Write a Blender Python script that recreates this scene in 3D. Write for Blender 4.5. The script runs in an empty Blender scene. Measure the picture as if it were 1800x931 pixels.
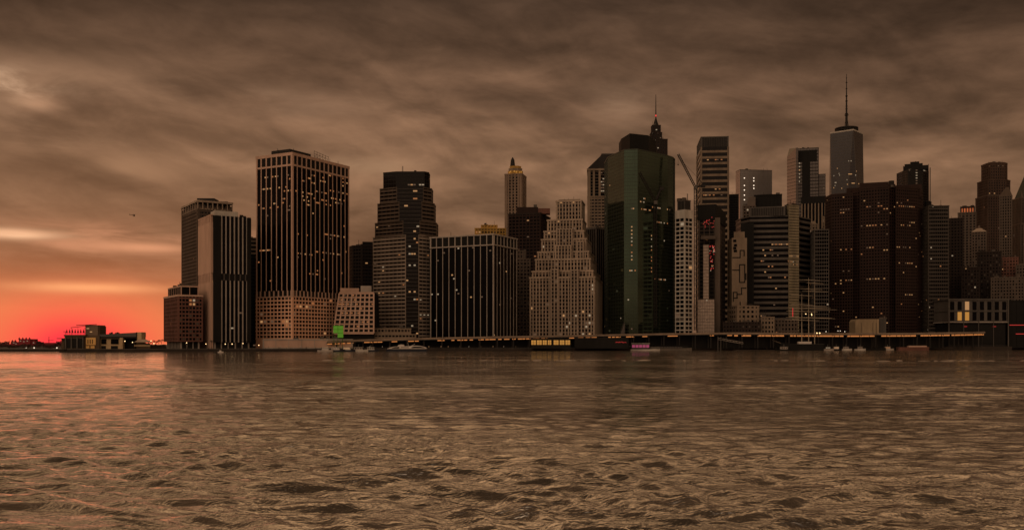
import bpy, math, random
import numpy as np
from mathutils import Vector, Matrix

scene = bpy.context.scene
COL = scene.collection
rnd = random.Random(7)

# ------------------------------------------------------------------ camera
F, CX, HY, CH = 1710.0, 900.0, 604.0, 7.0     # focal length in photo pixels, centre, horizon row, camera height
cam_d = bpy.data.cameras.new('camera')
cam = bpy.data.objects.new('camera', cam_d)
COL.objects.link(cam)
cam.location = (0, 0, CH)
cam.rotation_euler = (math.radians(90), 0, 0)
cam_d.sensor_width = 36
cam_d.lens = 36 * F / 1800
cam_d.shift_y = (HY - 465.5) / 1800
cam_d.clip_start = 0.5
cam_d.clip_end = 30000
scene.camera = cam
scene.view_settings.view_transform = 'Standard'
scene.view_settings.look = 'None'
scene.view_settings.gamma = 1.0
scene.view_settings.exposure = 0.0
scene.render.resolution_x = 1024
scene.render.resolution_y = 529

# ------------------------------------------------------------------ world: overcast dusk sky
SUN_AZ = -24.0      # degrees from the view axis, towards the red glow
SUN_EL = 2.0
world = bpy.data.worlds.new('World')
scene.world = world
world.use_nodes = True
wt = world.node_tree
wt.nodes.clear()


class NT:
    def __init__(s, t):
        s.t = t

    def val(s, v):
        n = s.t.nodes.new('ShaderNodeValue'); n.outputs[0].default_value = v; return n.outputs[0]

    def put(s, sock, v):
        if isinstance(v, bpy.types.NodeSocket):
            s.t.links.new(v, sock)
        else:
            sock.default_value = v

    def m(s, op, a, b=0.0, c=0.0, clamp=False):
        n = s.t.nodes.new('ShaderNodeMath'); n.operation = op; n.use_clamp = clamp
        s.put(n.inputs[0], a); s.put(n.inputs[1], b); s.put(n.inputs[2], c)
        return n.outputs[0]

    def add(s, a, b): return s.m('ADD', a, b)
    def sub(s, a, b): return s.m('SUBTRACT', a, b)
    def mul(s, a, b): return s.m('MULTIPLY', a, b)

    def smooth(s, x, a, b, lo=0.0, hi=1.0):
        n = s.t.nodes.new('ShaderNodeMapRange'); n.interpolation_type = 'SMOOTHSTEP'
        s.put(n.inputs[0], x); n.inputs[1].default_value = a; n.inputs[2].default_value = b
        n.inputs[3].default_value = lo; n.inputs[4].default_value = hi
        return n.outputs[0]

    def gauss(s, x, x0, sx, y, y0, sy):
        a = s.m('POWER', s.mul(s.sub(x, x0), 1.0 / sx), 2.0)
        b = s.m('POWER', s.mul(s.sub(y, y0), 1.0 / sy), 2.0)
        return s.m('POWER', 2.71828, s.mul(s.add(a, b), -1.0))

    def mix(s, f, a, b, mode='MIX'):
        n = s.t.nodes.new('ShaderNodeMix'); n.data_type = 'RGBA'; n.blend_type = mode
        s.put(n.inputs[0], f); s.put(n.inputs[6], a); s.put(n.inputs[7], b)
        return n.outputs[2]

    def comb(s, x, y, z):
        n = s.t.nodes.new('ShaderNodeCombineXYZ')
        s.put(n.inputs[0], x); s.put(n.inputs[1], y); s.put(n.inputs[2], z)
        return n.outputs[0]

    def noise(s, vec, scale, detail=4, rough=0.5, dist=0.0):
        n = s.t.nodes.new('ShaderNodeTexNoise')
        s.put(n.inputs['Vector'], vec)
        n.inputs['Scale'].default_value = scale; n.inputs['Detail'].default_value = detail
        n.inputs['Roughness'].default_value = rough; n.inputs['Distortion'].default_value = dist
        return n.outputs[0]

    def ridged(s, vec, scale, detail=6, rough=0.6, dist=0.4):
        n = s.t.nodes.new('ShaderNodeTexNoise')
        n.noise_type = 'RIDGED_MULTIFRACTAL'
        n.normalize = True
        s.put(n.inputs['Vector'], vec)
        n.inputs['Scale'].default_value = scale; n.inputs['Detail'].default_value = detail
        n.inputs['Roughness'].default_value = rough; n.inputs['Distortion'].default_value = dist
        return n.outputs[0]

    def ramp(s, f, stops):
        n = s.t.nodes.new('ShaderNodeValToRGB')
        cr = n.color_ramp
        while len(cr.elements) < len(stops):
            cr.elements.new(0.5)
        for e, (p, c) in zip(cr.elements, stops):
            e.position = p; e.color = (c[0], c[1], c[2], 1)
        s.put(n.inputs[0], f)
        return n.outputs[0]


def srgb(r, g, b):
    f = lambda c: c / 12.92 if c <= 0.04045 else ((c + 0.055) / 1.055) ** 2.4
    return (f(r / 255), f(g / 255), f(b / 255), 1.0)


W = NT(wt)
tc = wt.nodes.new('ShaderNodeTexCoord')
sp = wt.nodes.new('ShaderNodeSeparateXYZ')
wt.links.new(tc.outputs['Generated'], sp.inputs[0])
dx, dy, dz = sp.outputs
az = W.m('ARCTAN2', dx, dy)
zz = W.m('MAXIMUM', dz, 0.0)
den = W.add(zz, 0.085)
u = W.m('DIVIDE', dx, den)
v = W.m('DIVIDE', dy, den)
uvw = W.comb(W.add(u, W.mul(v, 0.35)), W.mul(v, 0.75), 0.0)
n1 = W.noise(uvw, 0.55, 5, 0.52, 0.7)
n2 = W.noise(W.comb(u, v, 3.7), 1.7, 6, 0.55, 0.5)
n3 = W.noise(W.comb(W.add(W.mul(az, 5.2), W.mul(dz, 5.0)), W.mul(dz, 14.0), 9.0), 1.0, 6, 0.54, 0.5)
n4 = W.noise(W.comb(W.add(W.mul(az, 13.0), W.mul(dz, 12.0)), W.mul(dz, 30.0), 4.0), 1.0, 7, 0.58, 0.4)
n3s = W.noise(W.comb(W.add(W.mul(az, 5.2), W.mul(W.add(dz, 0.016), 5.0)), W.mul(W.add(dz, 0.016), 14.0), 9.0), 1.0, 6, 0.54, 0.5)
n4s = W.noise(W.comb(W.add(W.mul(az, 13.0), W.mul(W.add(dz, 0.009), 12.0)), W.mul(W.add(dz, 0.009), 30.0), 4.0), 1.0, 7, 0.58, 0.4)
relief = W.add(W.mul(W.sub(n3, n3s), 1.35), W.mul(W.sub(n4, n4s), 0.45))
base = W.ramp(zz, [
    (0.00, srgb(102, 75, 55)), (0.088, srgb(107, 81, 60)), (0.18, srgb(120, 92, 69)),
    (0.248, srgb(97, 74, 56)), (0.335, srgb(59, 45, 34)), (0.41, srgb(224, 178, 128)), (0.50, srgb(196, 156, 112)), (0.66, srgb(104, 82, 60)), (0.84, srgb(20, 16, 12))])  # bright band above the frame is added to lighten the water
cl = W.add(W.mul(W.smooth(n1, 0.36, 0.66), 0.60), W.mul(W.smooth(n2, 0.34, 0.68), 0.34))
cl = W.add(cl, W.mul(W.smooth(n3, 0.3, 0.75), 0.28))
cl = W.add(W.mul(cl, 0.80), W.mul(W.smooth(n4, 0.28, 0.74), 0.30))
cloudf = W.add(0.40, W.mul(cl, 0.95))
side = W.mul(W.smooth(az, -0.46, -0.12, 0.90, 1.36), W.smooth(az, 0.0, 0.50, 1.0, 0.76))
low_red = W.smooth(az, -0.45, 0.1, 1.0, 0.0)
fac = W.mul(W.mul(cloudf, W.m('MAXIMUM', W.add(1.0, relief), 0.4)), side)
col = W.mix(1.0, base, W.comb(W.mul(fac, 1.05), W.mul(fac, 0.98), W.mul(fac, 0.96)), 'MULTIPLY')
# orange afterglow, wider outside the frame to the west
azl = W.m('MAXIMUM', W.add(az, 0.41), W.mul(W.add(az, 0.41), 0.30))      # wider on the far side
gn = W.add(0.45, W.mul(W.add(n3, n4), 0.52))
g2 = W.m('MINIMUM', W.mul(W.gauss(azl, 0.0, 0.17, dz, 0.008, 0.052), W.mul(gn, 1.25)), 1.0)
col = W.mix(g2, col, srgb(234, 124, 74))
g0 = W.mul(W.gauss(azl, 0.0, 0.24, dz, 0.06, 0.085), 0.20)
col = W.mix(g0, col, srgb(205, 140, 100))
g1 = W.m('MINIMUM', W.mul(W.gauss(az, -0.422, 0.062, dz, -0.004, 0.036), 1.15), 1.0)
col = W.mix(g1, col, srgb(255, 52, 70))
# pale breaks in the cloud
def patch(a0, sa, z0, sz, rgb, k, nn):
    global col
    g = W.mul(W.gauss(az, a0, sa, dz, z0, sz), W.mul(W.smooth(nn, 0.30, 0.66), k))
    col = W.mix(W.m('MINIMUM', g, 1.0), col, srgb(*rgb))
nk = W.add(W.mul(n3, 0.6), 0.30)
nr = W.add(n4, W.mul(W.sub(n3, 0.5), 0.6))
patch(-0.476, 0.030, 0.229, 0.011, (242, 198, 160), 2.0, nr)
patch(-0.455, 0.020, 0.218, 0.008, (200, 150, 115), 0.8, nk)
patch(-0.44, 0.10, 0.222, 0.035, (170, 130, 100), 0.8, n2)
patch(-0.475, 0.040, 0.100, 0.0045, (250, 194, 150), 1.1, nk)
patch(-0.37, 0.05, 0.092, 0.0045, (232, 160, 118), 0.9, nk)
patch(-0.40, 0.10, 0.098, 0.016, (205, 140, 104), 0.9, n2)
patch(-0.41, 0.06, 0.053, 0.005, (250, 165, 110), 1.0, n3)
patch(-0.15, 0.05, 0.178, 0.008, (158, 122, 92), 1.0, n2)
patch(-0.38, 0.05, 0.165, 0.012, (158, 118, 88), 1.0, n3)
patch(0.11, 0.035, 0.235, 0.020, (150, 116, 90), 1.0, n2)
patch(-0.23, 0.06, 0.235, 0.012, (140, 108, 84), 1.0, n2)
# added bright sky zone, unseen behind and left of the viewer (lights the river front)
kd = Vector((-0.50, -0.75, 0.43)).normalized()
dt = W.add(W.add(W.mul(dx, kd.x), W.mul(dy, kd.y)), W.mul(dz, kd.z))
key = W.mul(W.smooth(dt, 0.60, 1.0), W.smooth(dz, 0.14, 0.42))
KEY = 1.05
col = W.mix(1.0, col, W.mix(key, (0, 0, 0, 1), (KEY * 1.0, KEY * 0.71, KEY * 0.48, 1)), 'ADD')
lowe = W.mul(W.smooth(dy, 0.1, -0.6), W.smooth(dz, -0.02, 0.10))  # added low sky glow behind the viewer for glass to reflect
col = W.mix(1.0, col, W.mix(lowe, (0, 0, 0, 1), (0.15, 0.115, 0.088, 1)), 'ADD')
# unseen warm glow added to the western sky to light left-facing walls
wst = W.gauss(az, -1.20, 0.34, dz, 0.10, 0.13)
col = W.mix(1.0, col, W.mix(wst, (0, 0, 0, 1), (1.0, 0.46, 0.24, 1)), 'ADD')
# clear-sky light behind the clouds
sky = wt.nodes.new('ShaderNodeTexSky')
sky.sky_type = 'NISHITA'
sky.sun_disc = False
sky.sun_elevation = math.radians(SUN_EL)
sky.sun_rotation = math.radians(SUN_AZ)
sk = W.mix(1.0, sky.outputs[0], (0.0016, 0.0012, 0.0010, 1), 'MULTIPLY')
col = W.mix(1.0, col, sk, 'ADD')
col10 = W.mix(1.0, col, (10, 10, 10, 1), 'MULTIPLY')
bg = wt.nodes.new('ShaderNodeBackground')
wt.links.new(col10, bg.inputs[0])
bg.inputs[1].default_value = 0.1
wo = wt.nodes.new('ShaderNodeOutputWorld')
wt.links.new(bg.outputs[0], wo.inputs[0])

# low veiled sun
sd = bpy.data.lights.new('sun', 'SUN')
sd.energy = 0.06
sd.angle = math.radians(25)
sd.color = (1.0, 0.42, 0.22)
so = bpy.data.objects.new('sun', sd)
COL.objects.link(so)
sdir = Vector((math.sin(math.radians(SUN_AZ)) * math.cos(math.radians(SUN_EL)),
               math.cos(math.radians(SUN_AZ)) * math.cos(math.radians(SUN_EL)), math.sin(math.radians(SUN_EL))))
so.rotation_euler = sdir.to_track_quat('Z', 'Y').to_euler()
so.location = (-800, 1800, 400)

# ------------------------------------------------------------------ materials
MATS = {}


def mat(name, rgb, rough=0.8, spec=0.3, noise=0.34, scale=0.08, metal=0.0, streak=True, ior=None):
    if name in MATS:
        return MATS[name]
    m = bpy.data.materials.new(name)
    m.use_nodes = True
    t = m.node_tree
    N = NT(t)
    p = t.nodes['Principled BSDF']
    p.inputs['Roughness'].default_value = rough
    p.inputs['Specular IOR Level'].default_value = spec
    p.inputs['Metallic'].default_value = metal
    if ior: p.inputs['IOR'].default_value = ior
    c = (rgb[0], rgb[1], rgb[2], 1)
    if noise > 0:
        tcn = t.nodes.new('ShaderNodeTexCoord')
        mp = t.nodes.new('ShaderNodeMapping')
        mp.inputs['Scale'].default_value = (1, 1, 0.25 if streak else 1)
        t.links.new(tcn.outputs['Object'], mp.inputs[0])
        a = N.noise(mp.outputs[0], scale, 6, 0.65)
        b = N.noise(mp.outputs[0], scale * 9, 4, 0.6)
        f = N.add(N.mul(N.smooth(a, 0.3, 0.7), 0.65), N.mul(b, 0.35))
        cc = N.mix(f, tuple(x * (1 - noise) for x in c[:3]) + (1,), tuple(min(1, x * (1 + noise)) for x in c[:3]) + (1,))
        t.links.new(cc, p.inputs['Base Color'])
    else:
        p.inputs['Base Color'].default_value = c
    MATS[name] = m
    return m


def emat(name, rgb, s):
    if name in MATS:
        return MATS[name]
    m = bpy.data.materials.new(name)
    m.use_nodes = True
    t = m.node_tree
    p = t.nodes['Principled BSDF']
    p.inputs['Base Color'].default_value = (0.02, 0.02, 0.02, 1)
    p.inputs['Emission Color'].default_value = (*rgb, 1)
    p.inputs['Emission Strength'].default_value = s
    try:
        m.cycles.emission_sampling = 'NONE'
    except Exception:
        pass
    MATS[name] = m
    return m


STONE = mat('pale_stone', (0.32, 0.245, 0.185))
STONE2 = mat('tan_stone', (0.195, 0.145, 0.103))
SPAN = mat('stone_spandrel', (0.17, 0.125, 0.09))
CONC = mat('concrete', (0.33, 0.28, 0.24))
CONC_PINK = mat('pink_concrete', (0.46, 0.30, 0.225), noise=0.18)
GRAN = mat('brown_granite', (0.08, 0.057, 0.042), rough=0.6)
CONC_SUNSET = mat('sunset_lit_concrete', (0.70, 0.41, 0.27), noise=0.2)  # pink concrete lightened, sunset light on the tower base put into its colour
BRICK = mat('red_brick', (0.023, 0.010, 0.007))
BRICKD = mat('dark_brick', (0.020, 0.012, 0.009))
REDBR = mat('rust_cladding', (0.14, 0.062, 0.045))
BROWN = mat('brown_masonry', (0.058, 0.034, 0.024))
DARK = mat('dark_metal', (0.018, 0.015, 0.013), rough=0.6, spec=0.2)
BLACK = mat('black_paint', (0.010, 0.009, 0.008), rough=0.7, spec=0.15)
GREY = mat('grey_panel', (0.075, 0.064, 0.055), rough=0.6)
WHITE = mat('white_paint', (0.50, 0.44, 0.39), rough=0.6, noise=0.1)
OFFW = mat('off_white_panel', (0.42, 0.38, 0.33), rough=0.7)
YELL = mat('yellow_brick', (0.38, 0.22, 0.05))
GLASS = mat('dark_glass', (0.0025, 0.002, 0.002), rough=0.15, spec=0.10, noise=0)
GLASSB = mat('bronze_glass', (0.008, 0.006, 0.005), rough=0.15, spec=0.25, noise=0)
BLIND = mat('drawn_blind', (0.075, 0.062, 0.05), rough=0.7, noise=0.3)
GLASSG = mat('green_glass', (0.095, 0.138, 0.098), rough=0.05, spec=0.6, metal=1.0, noise=0.2, scale=0.02)
GLASSS = mat('silver_glass', (0.055, 0.050, 0.050), rough=0.18, spec=0.5, metal=0.65, noise=0.15, scale=0.02)
GLASSM = mat('smoke_glass', (0.14, 0.125, 0.115), rough=0.12, spec=0.5, metal=0.6, noise=0.15, scale=0.02)
GREENL = mat('green_mullion', (0.035, 0.042, 0.028), rough=0.5, noise=0)
WOOD = mat('dark_timber', (0.03, 0.022, 0.017), rough=0.9)
ASPH = mat('asphalt', (0.05, 0.046, 0.042), rough=0.9)
SOIL = mat('city_ground', (0.05, 0.045, 0.04), rough=0.95)
LIT = [emat('lit_window_amber', (1.0, 0.50, 0.20), 0.40), emat('lit_window_orange', (1.0, 0.36, 0.12), 0.30),
       emat('lit_window_pale', (1.0, 0.74, 0.48), 0.30), emat('lit_window_dim', (0.9, 0.50, 0.28), 0.10)]
LITRED = emat('lit_window_red', (1.0, 0.06, 0.05), 0.5)
LITY = emat('lit_window_yellow', (1.0, 0.44, 0.08), 0.42)
LITPINK = emat('lit_pink', (0.9, 0.12, 0.30), 0.28)
LITGREEN = emat('lit_green', (0.20, 0.58, 0.02), 0.26)
LAMP = emat('lamp_glow', (1.0, 0.62, 0.28), 3.0)
LAMPW = emat('lamp_white', (1.0, 0.80, 0.60), 1.6)
SODIUM = emat('sodium_lamp', (1.0, 0.34, 0.09), 0.50)
REDL = emat('red_beacon', (1.0, 0.05, 0.05), 0.8)


# ------------------------------------------------------------------ helpers
def P(px, D):
    return ((px - CX) / F * D, D)


def Z(py, D):
    return CH + (HY - py) / F * D


def proj(x, y, z):
    return CX + F * x / y, HY - F * (z - CH) / y


def shore(px):
    return 800 + 340 * px / 1800


GZ = 2.5


class MB:
    def __init__(s):
        s.v = []; s.f = []; s.mi = []

    def poly(s, pts, mi=0):
        b = len(s.v); s.v += [tuple(p) for p in pts]; s.f.append(tuple(range(b, b + len(pts)))); s.mi.append(mi)

    def frustum(s, p0, z0, p1, z1, mi=0, caps=True):
        n = len(p0); b = len(s.v)
        s.v += [(x, y, z0) for x, y in p0] + [(x, y, z1) for x, y in p1]
        for i in range(n):
            j = (i + 1) % n
            s.f.append((b + i, b + j, b + n + j, b + n + i)); s.mi.append(mi)
        if caps:
            s.f.append(tuple(b + i for i in reversed(range(n)))); s.mi.append(mi)
            s.f.append(tuple(b + n + i for i in range(n))); s.mi.append(mi)

    def prism(s, p, z0, z1, mi=0):
        s.frustum(p, z0, p, z1, mi)

    def box(s, c, size, ang=0.0, mi=0):
        """box centred in plan at c[0:2], z from c[2] to c[2]+size[2]"""
        ca, sa = math.cos(ang), math.sin(ang)
        hx, hy = size[0] / 2, size[1] / 2
        p = [(c[0] + x * ca - y * sa, c[1] + x * sa + y * ca) for x, y in ((-hx, -hy), (hx, -hy), (hx, hy), (-hx, hy))]
        s.prism(p, c[2], c[2] + size[2], mi)

    def tube(s, a, b, r0, r1=None, n=6, mi=0):
        r1 = r0 if r1 is None else r1
        a = Vector(a); b = Vector(b); d = (b - a).normalized()
        q = d.to_track_quat('Z', 'Y')
        k = len(s.v)
        for c, r in ((a, r0), (b, r1)):
            for i in range(n):
                t = 2 * math.pi * i / n
                s.v.append(tuple(c + q @ Vector((r * math.cos(t), r * math.sin(t), 0))))
        for i in range(n):
            j = (i + 1) % n
            s.f.append((k + i, k + j, k + n + j, k + n + i)); s.mi.append(mi)
        s.f.append(tuple(k + i for i in reversed(range(n)))); s.mi.append(mi)
        s.f.append(tuple(k + n + i for i in range(n))); s.mi.append(mi)

    def ball(s, c, r, n=8, m=5, sz=1.0, mi=0):
        k = len(s.v)
        for j in range(m + 1):
            ph = math.pi * j / m - math.pi / 2
            for i in range(n):
                t = 2 * math.pi * i / n
                s.v.append((c[0] + r * math.cos(ph) * math.cos(t), c[1] + r * math.cos(ph) * math.sin(t), c[2] + r * sz * math.sin(ph)))
        for j in range(m):
            for i in range(n):
                i2 = (i + 1) % n
                s.f.append((k + j * n + i, k + j * n + i2, k + (j + 1) * n + i2, k + (j + 1) * n + i)); s.mi.append(mi)

    def mesh(s, name, mats, off=(0, 0, 0)):
        me = bpy.data.meshes.new(name)
        vs = [(x - off[0], y - off[1], z - off[2]) for x, y, z in s.v]
        me.from_pydata(vs, [], s.f)
        for m in (mats if isinstance(mats, (list, tuple)) else [mats]):
            me.materials.append(m)
        if any(s.mi):
            me.polygons.foreach_set('material_index', s.mi)
        me.validate()
        return me

    def build(s, name, mats, parent=None, off=None, kind=None):
        if off is None:
            off = tuple(parent['_o']) if parent is not None and '_o' in parent else (0, 0, 0)
        o = bpy.data.objects.new(name, s.mesh(name, mats, off))
        COL.objects.link(o)
        if parent is not None:
            o.parent = parent
        if kind:
            o['kind'] = kind
        return o


ORIGIN = {}


def wld(o):
    """accumulated origin of an object chain (no rotations used)"""
    p = Vector((0, 0, 0))
    while o is not None:
        p += o.location
        o = o.parent
    return p


def part(mb, name, mats, parent, kind=None):
    return mb.build(name, mats, parent, off=tuple(wld(parent)), kind=kind)


def thing(name, label, cat, loc, group=None):
    o = bpy.data.objects.new(name, None)
    o.empty_display_size = 2
    COL.objects.link(o)
    o.location = loc
    o['label'] = label; o['category'] = cat
    if group: o['group'] = group
    return o


def tag(o, label, cat, group=None):
    o['label'] = label; o['category'] = cat
    if group: o['group'] = group
    return o


def area(p):
    return 0.5 * sum(p[i][0] * p[(i + 1) % len(p)][1] - p[(i + 1) % len(p)][0] * p[i][1] for i in range(len(p)))


def outset(p, d):
    n = len(p); out = []
    for i in range(n):
        a = Vector(p[i - 1]); b = Vector(p[i]); c = Vector(p[(i + 1) % n])
        e0 = (b - a).normalized(); e1 = (c - b).normalized()
        n0 = Vector((e0.y, -e0.x)); n1 = Vector((e1.y, -e1.x))
        k = 1 + n0.dot(n1)
        mv = (n0 + n1) / max(k, 0.3)
        out.append((b.x + mv.x * d, b.y + mv.y * d))
    return out


def rect(xl, xc, xr, D, th):
    """plan of a box whose near corner is seen at column xc and whose two faces end at xl and xr; th is the turn of the right-hand face"""
    c, s = math.cos(math.radians(th)), math.sin(math.radians(th))
    Xc = (xc - CX) / F * D
    tr = (xr - CX) / F; tl = (xl - CX) / F
    w = (tr * D - Xc) / (c - tr * s)
    d = (Xc - tl * D) / (s + tl * c)
    C = (Xc, D); R = (Xc + w * c, D + w * s); L = (Xc - d * s, D + d * c)
    return [C, R, (R[0] - d * s, R[1] + d * c), L]


def front(xl, xr, D, depth, th=None):
    """plan of a box seen square on"""
    a, b = P(xl, D), P(xr, D)
    if th is None:
        th = -math.atan((a[0] + b[0]) / 2 / D)
    else:
        th = math.radians(th)
    c, s = math.cos(th), math.sin(th)
    tr = (xr - CX) / F
    w = (tr * D - a[0]) / (c - tr * s)
    R = (a[0] + w * c, a[1] + w * s)
    return [a, R, (R[0] - depth * s, R[1] + depth * c), (a[0] - depth * s, a[1] + depth * c)]


def plan(pts, depth=40):
    """plan from visible points (column, distance) plus a straight back"""
    f = [P(a, d) for a, d in pts]
    back = max(y for x, y in f) + depth
    p = f + [(f[-1][0], back), (f[0][0], back)]
    return p


UNIT = {}


def unit_mesh(m):
    if m.name not in UNIT:
        b = MB(); b.box((0, 0, -0.5), (1, 1, 1))
        UNIT[m.name] = b.mesh('window_pane', m)
    return UNIT[m.name]


class Bld:
    def __init__(s, name, label, pl, cat='skyscraper', group='downtown skyline buildings', z=GZ):
        cx = sum(p[0] for p in pl) / len(pl); cy = sum(p[1] for p in pl) / len(pl)
        s.root = thing(name, label, cat, (cx, cy, z), group)
        s.parts = {}
        s.win = []
        s.solo = []
        s.top = None
        s.r = random.Random(label)

    def mb(s, name, m):
        k = (name, m.name)
        if k not in s.parts:
            s.parts[k] = (MB(), m)
        return s.parts[k][0]

    def tier(s, pl, z0, z1, core=GLASS, grid=CONC, fh=3.8, band=0.4, pb=0.2, bay=4.5, wp=0.8, pp=0.45, cap=1.2, capm=None,
             capo=None, win=None, ns=1, ww=0.85, wh=0.9, lit=0.0, rows=(), pal=(0, 1, 2, 3), corner=1.2, corename='curtain_wall',
             gridname='facade', piername='pier', bandm=None):
        if area(pl) < 0: pl = pl[::-1]
        s.mb(corename, core).prism(pl, z0, z1)
        H = z1 - z0
        if s.top is None or z1 >= s.top[1]: s.top = (pl, z1)
        sep = band == 0 and wp >= 0.5 and gridname == 'facade'
        nf = max(1, round(H / fh)); f = H / nf
        g = s.mb(gridname, grid) if grid else None
        if band > 0:
            for j in range(nf):
                (g if bandm is None else s.mb('spandrel', bandm)).prism(outset(pl, pb), z0 + j * f, z0 + (j + band) * f)
        n = len(pl)
        for i in range(n):
            a = Vector(pl[i]); b = Vector(pl[(i + 1) % n])
            e = b - a; L = e.length
            if L < 0.5: continue
            e.normalize(); nr = Vector((e.y, -e.x)); ang = math.atan2(e.y, e.x)
            mid = (a + b) / 2
            vis = nr.dot(-mid.normalized()) > -0.05
            nb = max(1, round(L / bay)); bw = L / nb
            if wp > 0 and g:
                for k in range(1, nb):
                    q = a + e * (bw * k) + nr * (pp / 2 - 0.15)
                    if sep:
                        s.solo.append((piername, grid, (q.x, q.y, z0), (wp, pp + 0.3, H), ang))
                    else:
                        g.box((q.x, q.y, z0), (wp, pp + 0.3, H), ang)
            if corner > 0 and g:
                for q0, sg in ((a, 1), (b, -1)):
                    q = q0 + e * (sg * corner / 2) + nr * ((pp + 0.02 * (sg > 0)) / 2 - 0.15)
                    a_ = ((q.x, q.y, z0), (corner, pp + 0.3, H - 0.01 * (sg > 0)), ang)
                    if sep: s.solo.append(('corner_pier', grid) + a_)
                    else: g.box(*a_)
            if not vis: continue
            for j in range(nf):
                zc = z0 + (j + band + (1 - band) / 2) * f
                hh = (1 - band) * f * wh
                for k in range(nb):
                    for t in range(ns):
                        sw = (bw - wp) / ns
                        uu = bw * k + wp / 2 + sw * (t + 0.5)
                        q = a + e * uu + nr * 0.05
                        px, py = proj(q.x, q.y, zc)
                        li = None
                        pr = lit
                        half = f * 0.52 * F / q.y
                        for rw in rows:
                            if rw[0] <= px <= rw[1] and abs(py - rw[2]) < half:
                                pr = max(pr, rw[3])
                        if s.r.random() < pr:
                            li = LIT[s.r.choice(pal)]
                        if li is not None or win is not None:
                            if li is not None and win is None:
                                s.win.append((li, q.x, q.y, zc + 0.2 * hh, min(sw * ww, 2.6), min(hh * 0.6, 1.35), ang, q.y, win))
                            else:
                                wv = win
                                if win is not None and li is None:
                                    z_ = s.r.random()
                                    wv = BLIND if z_ < 0.10 else (GLASSB if z_ < 0.45 else win)
                                s.win.append((li, q.x, q.y, zc, sw * ww, hh, ang, q.y, wv))
        if cap > 0:
            s.mb('parapet', capm or grid).prism(outset(pl, (pp + 0.15) if capo is None else capo), z1 - cap, z1 + 0.35)
        return s

    def block(s, pl, z0, z1, m, name):
        if area(pl) < 0: pl = pl[::-1]
        s.mb(name, m).prism(pl, z0, z1)
        return s

    def window(s, px, py, D, w, h, m, ang=0.0, th=0.3):
        """one window whose outer face stands at distance D"""
        x, y = P(px, D)
        o = bpy.data.objects.new('window', unit_mesh(m))
        COL.objects.link(o)
        o.parent = s.root
        o.location = Vector((x, y, Z(py, D))) - s.root.location
        o.scale = (w, th, h); o.rotation_euler = (0, 0, ang)

    def done(s, clutter=True):
        for (nm, _), (m, mt) in s.parts.items():
            if m.f: part(m, nm, mt, s.root)
        if s.top and clutter:
            pl, zt_ = s.top
            mx = sum(p[0] for p in pl) / len(pl); my = sum(p[1] for p in pl) / len(pl)
            an = math.atan2(pl[1][1] - pl[0][1], pl[1][0] - pl[0][0])
            for k in range(7):
                p = pl[s.r.randrange(len(pl))]; f = s.r.uniform(0.15, 0.78)
                q = (mx + (p[0] - mx) * f, my + (p[1] - my) * f)
                if k < 5:
                    sz = (s.r.uniform(1.5, 5), s.r.uniform(1.5, 4), s.r.uniform(1.2, 3.2))
                    s.solo.append(('roof_unit', s.r.choice((GREY, DARK, GRAN)), (q[0], q[1], zt_), sz, an))
                else:
                    s.solo.append(('roof_antenna', DARK, (q[0], q[1], zt_), (0.3, 0.3, s.r.uniform(3.5, 8)), an))
        for (nm, mt, c, sz, an) in s.solo:
            m = MB(); m.box((0, 0, 0), sz)
            o = bpy.data.objects.new(nm, m.mesh(nm, mt)); COL.objects.link(o); o.parent = s.root
            o.location = Vector(c) - s.root.location; o.rotation_euler = (0, 0, an)
        if s.win:
            ws = sorted(s.win, key=lambda w: (w[0] is None, s.r.random()))
            for w in ws[:100]:
                o = bpy.data.objects.new('window', unit_mesh(w[0] or w[8]))
                COL.objects.link(o)
                o.parent = s.root
                o.location = Vector((w[1], w[2], w[3])) - s.root.location
                o.scale = (w[4], 0.12, w[5]); o.rotation_euler = (0, 0, w[6])
            if len(ws) > 100:
                mb = MB(); ms = []
                for w in ws[100:]:
                    m = w[0] or w[8]
                    if m not in ms: ms.append(m)
                    mb.box((w[1], w[2], w[3] - w[5] / 2), (w[4], 0.12, w[5]), w[6], ms.index(m))
                part(mb, 'window', ms, s.root, kind='stuff')
        return s.root


def sheet(name, pts, z, m):
    b = MB(); b.poly([(x, y, z) for x, y in pts])
    o = b.build(name, m)
    o['kind'] = 'structure'
    return o


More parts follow.
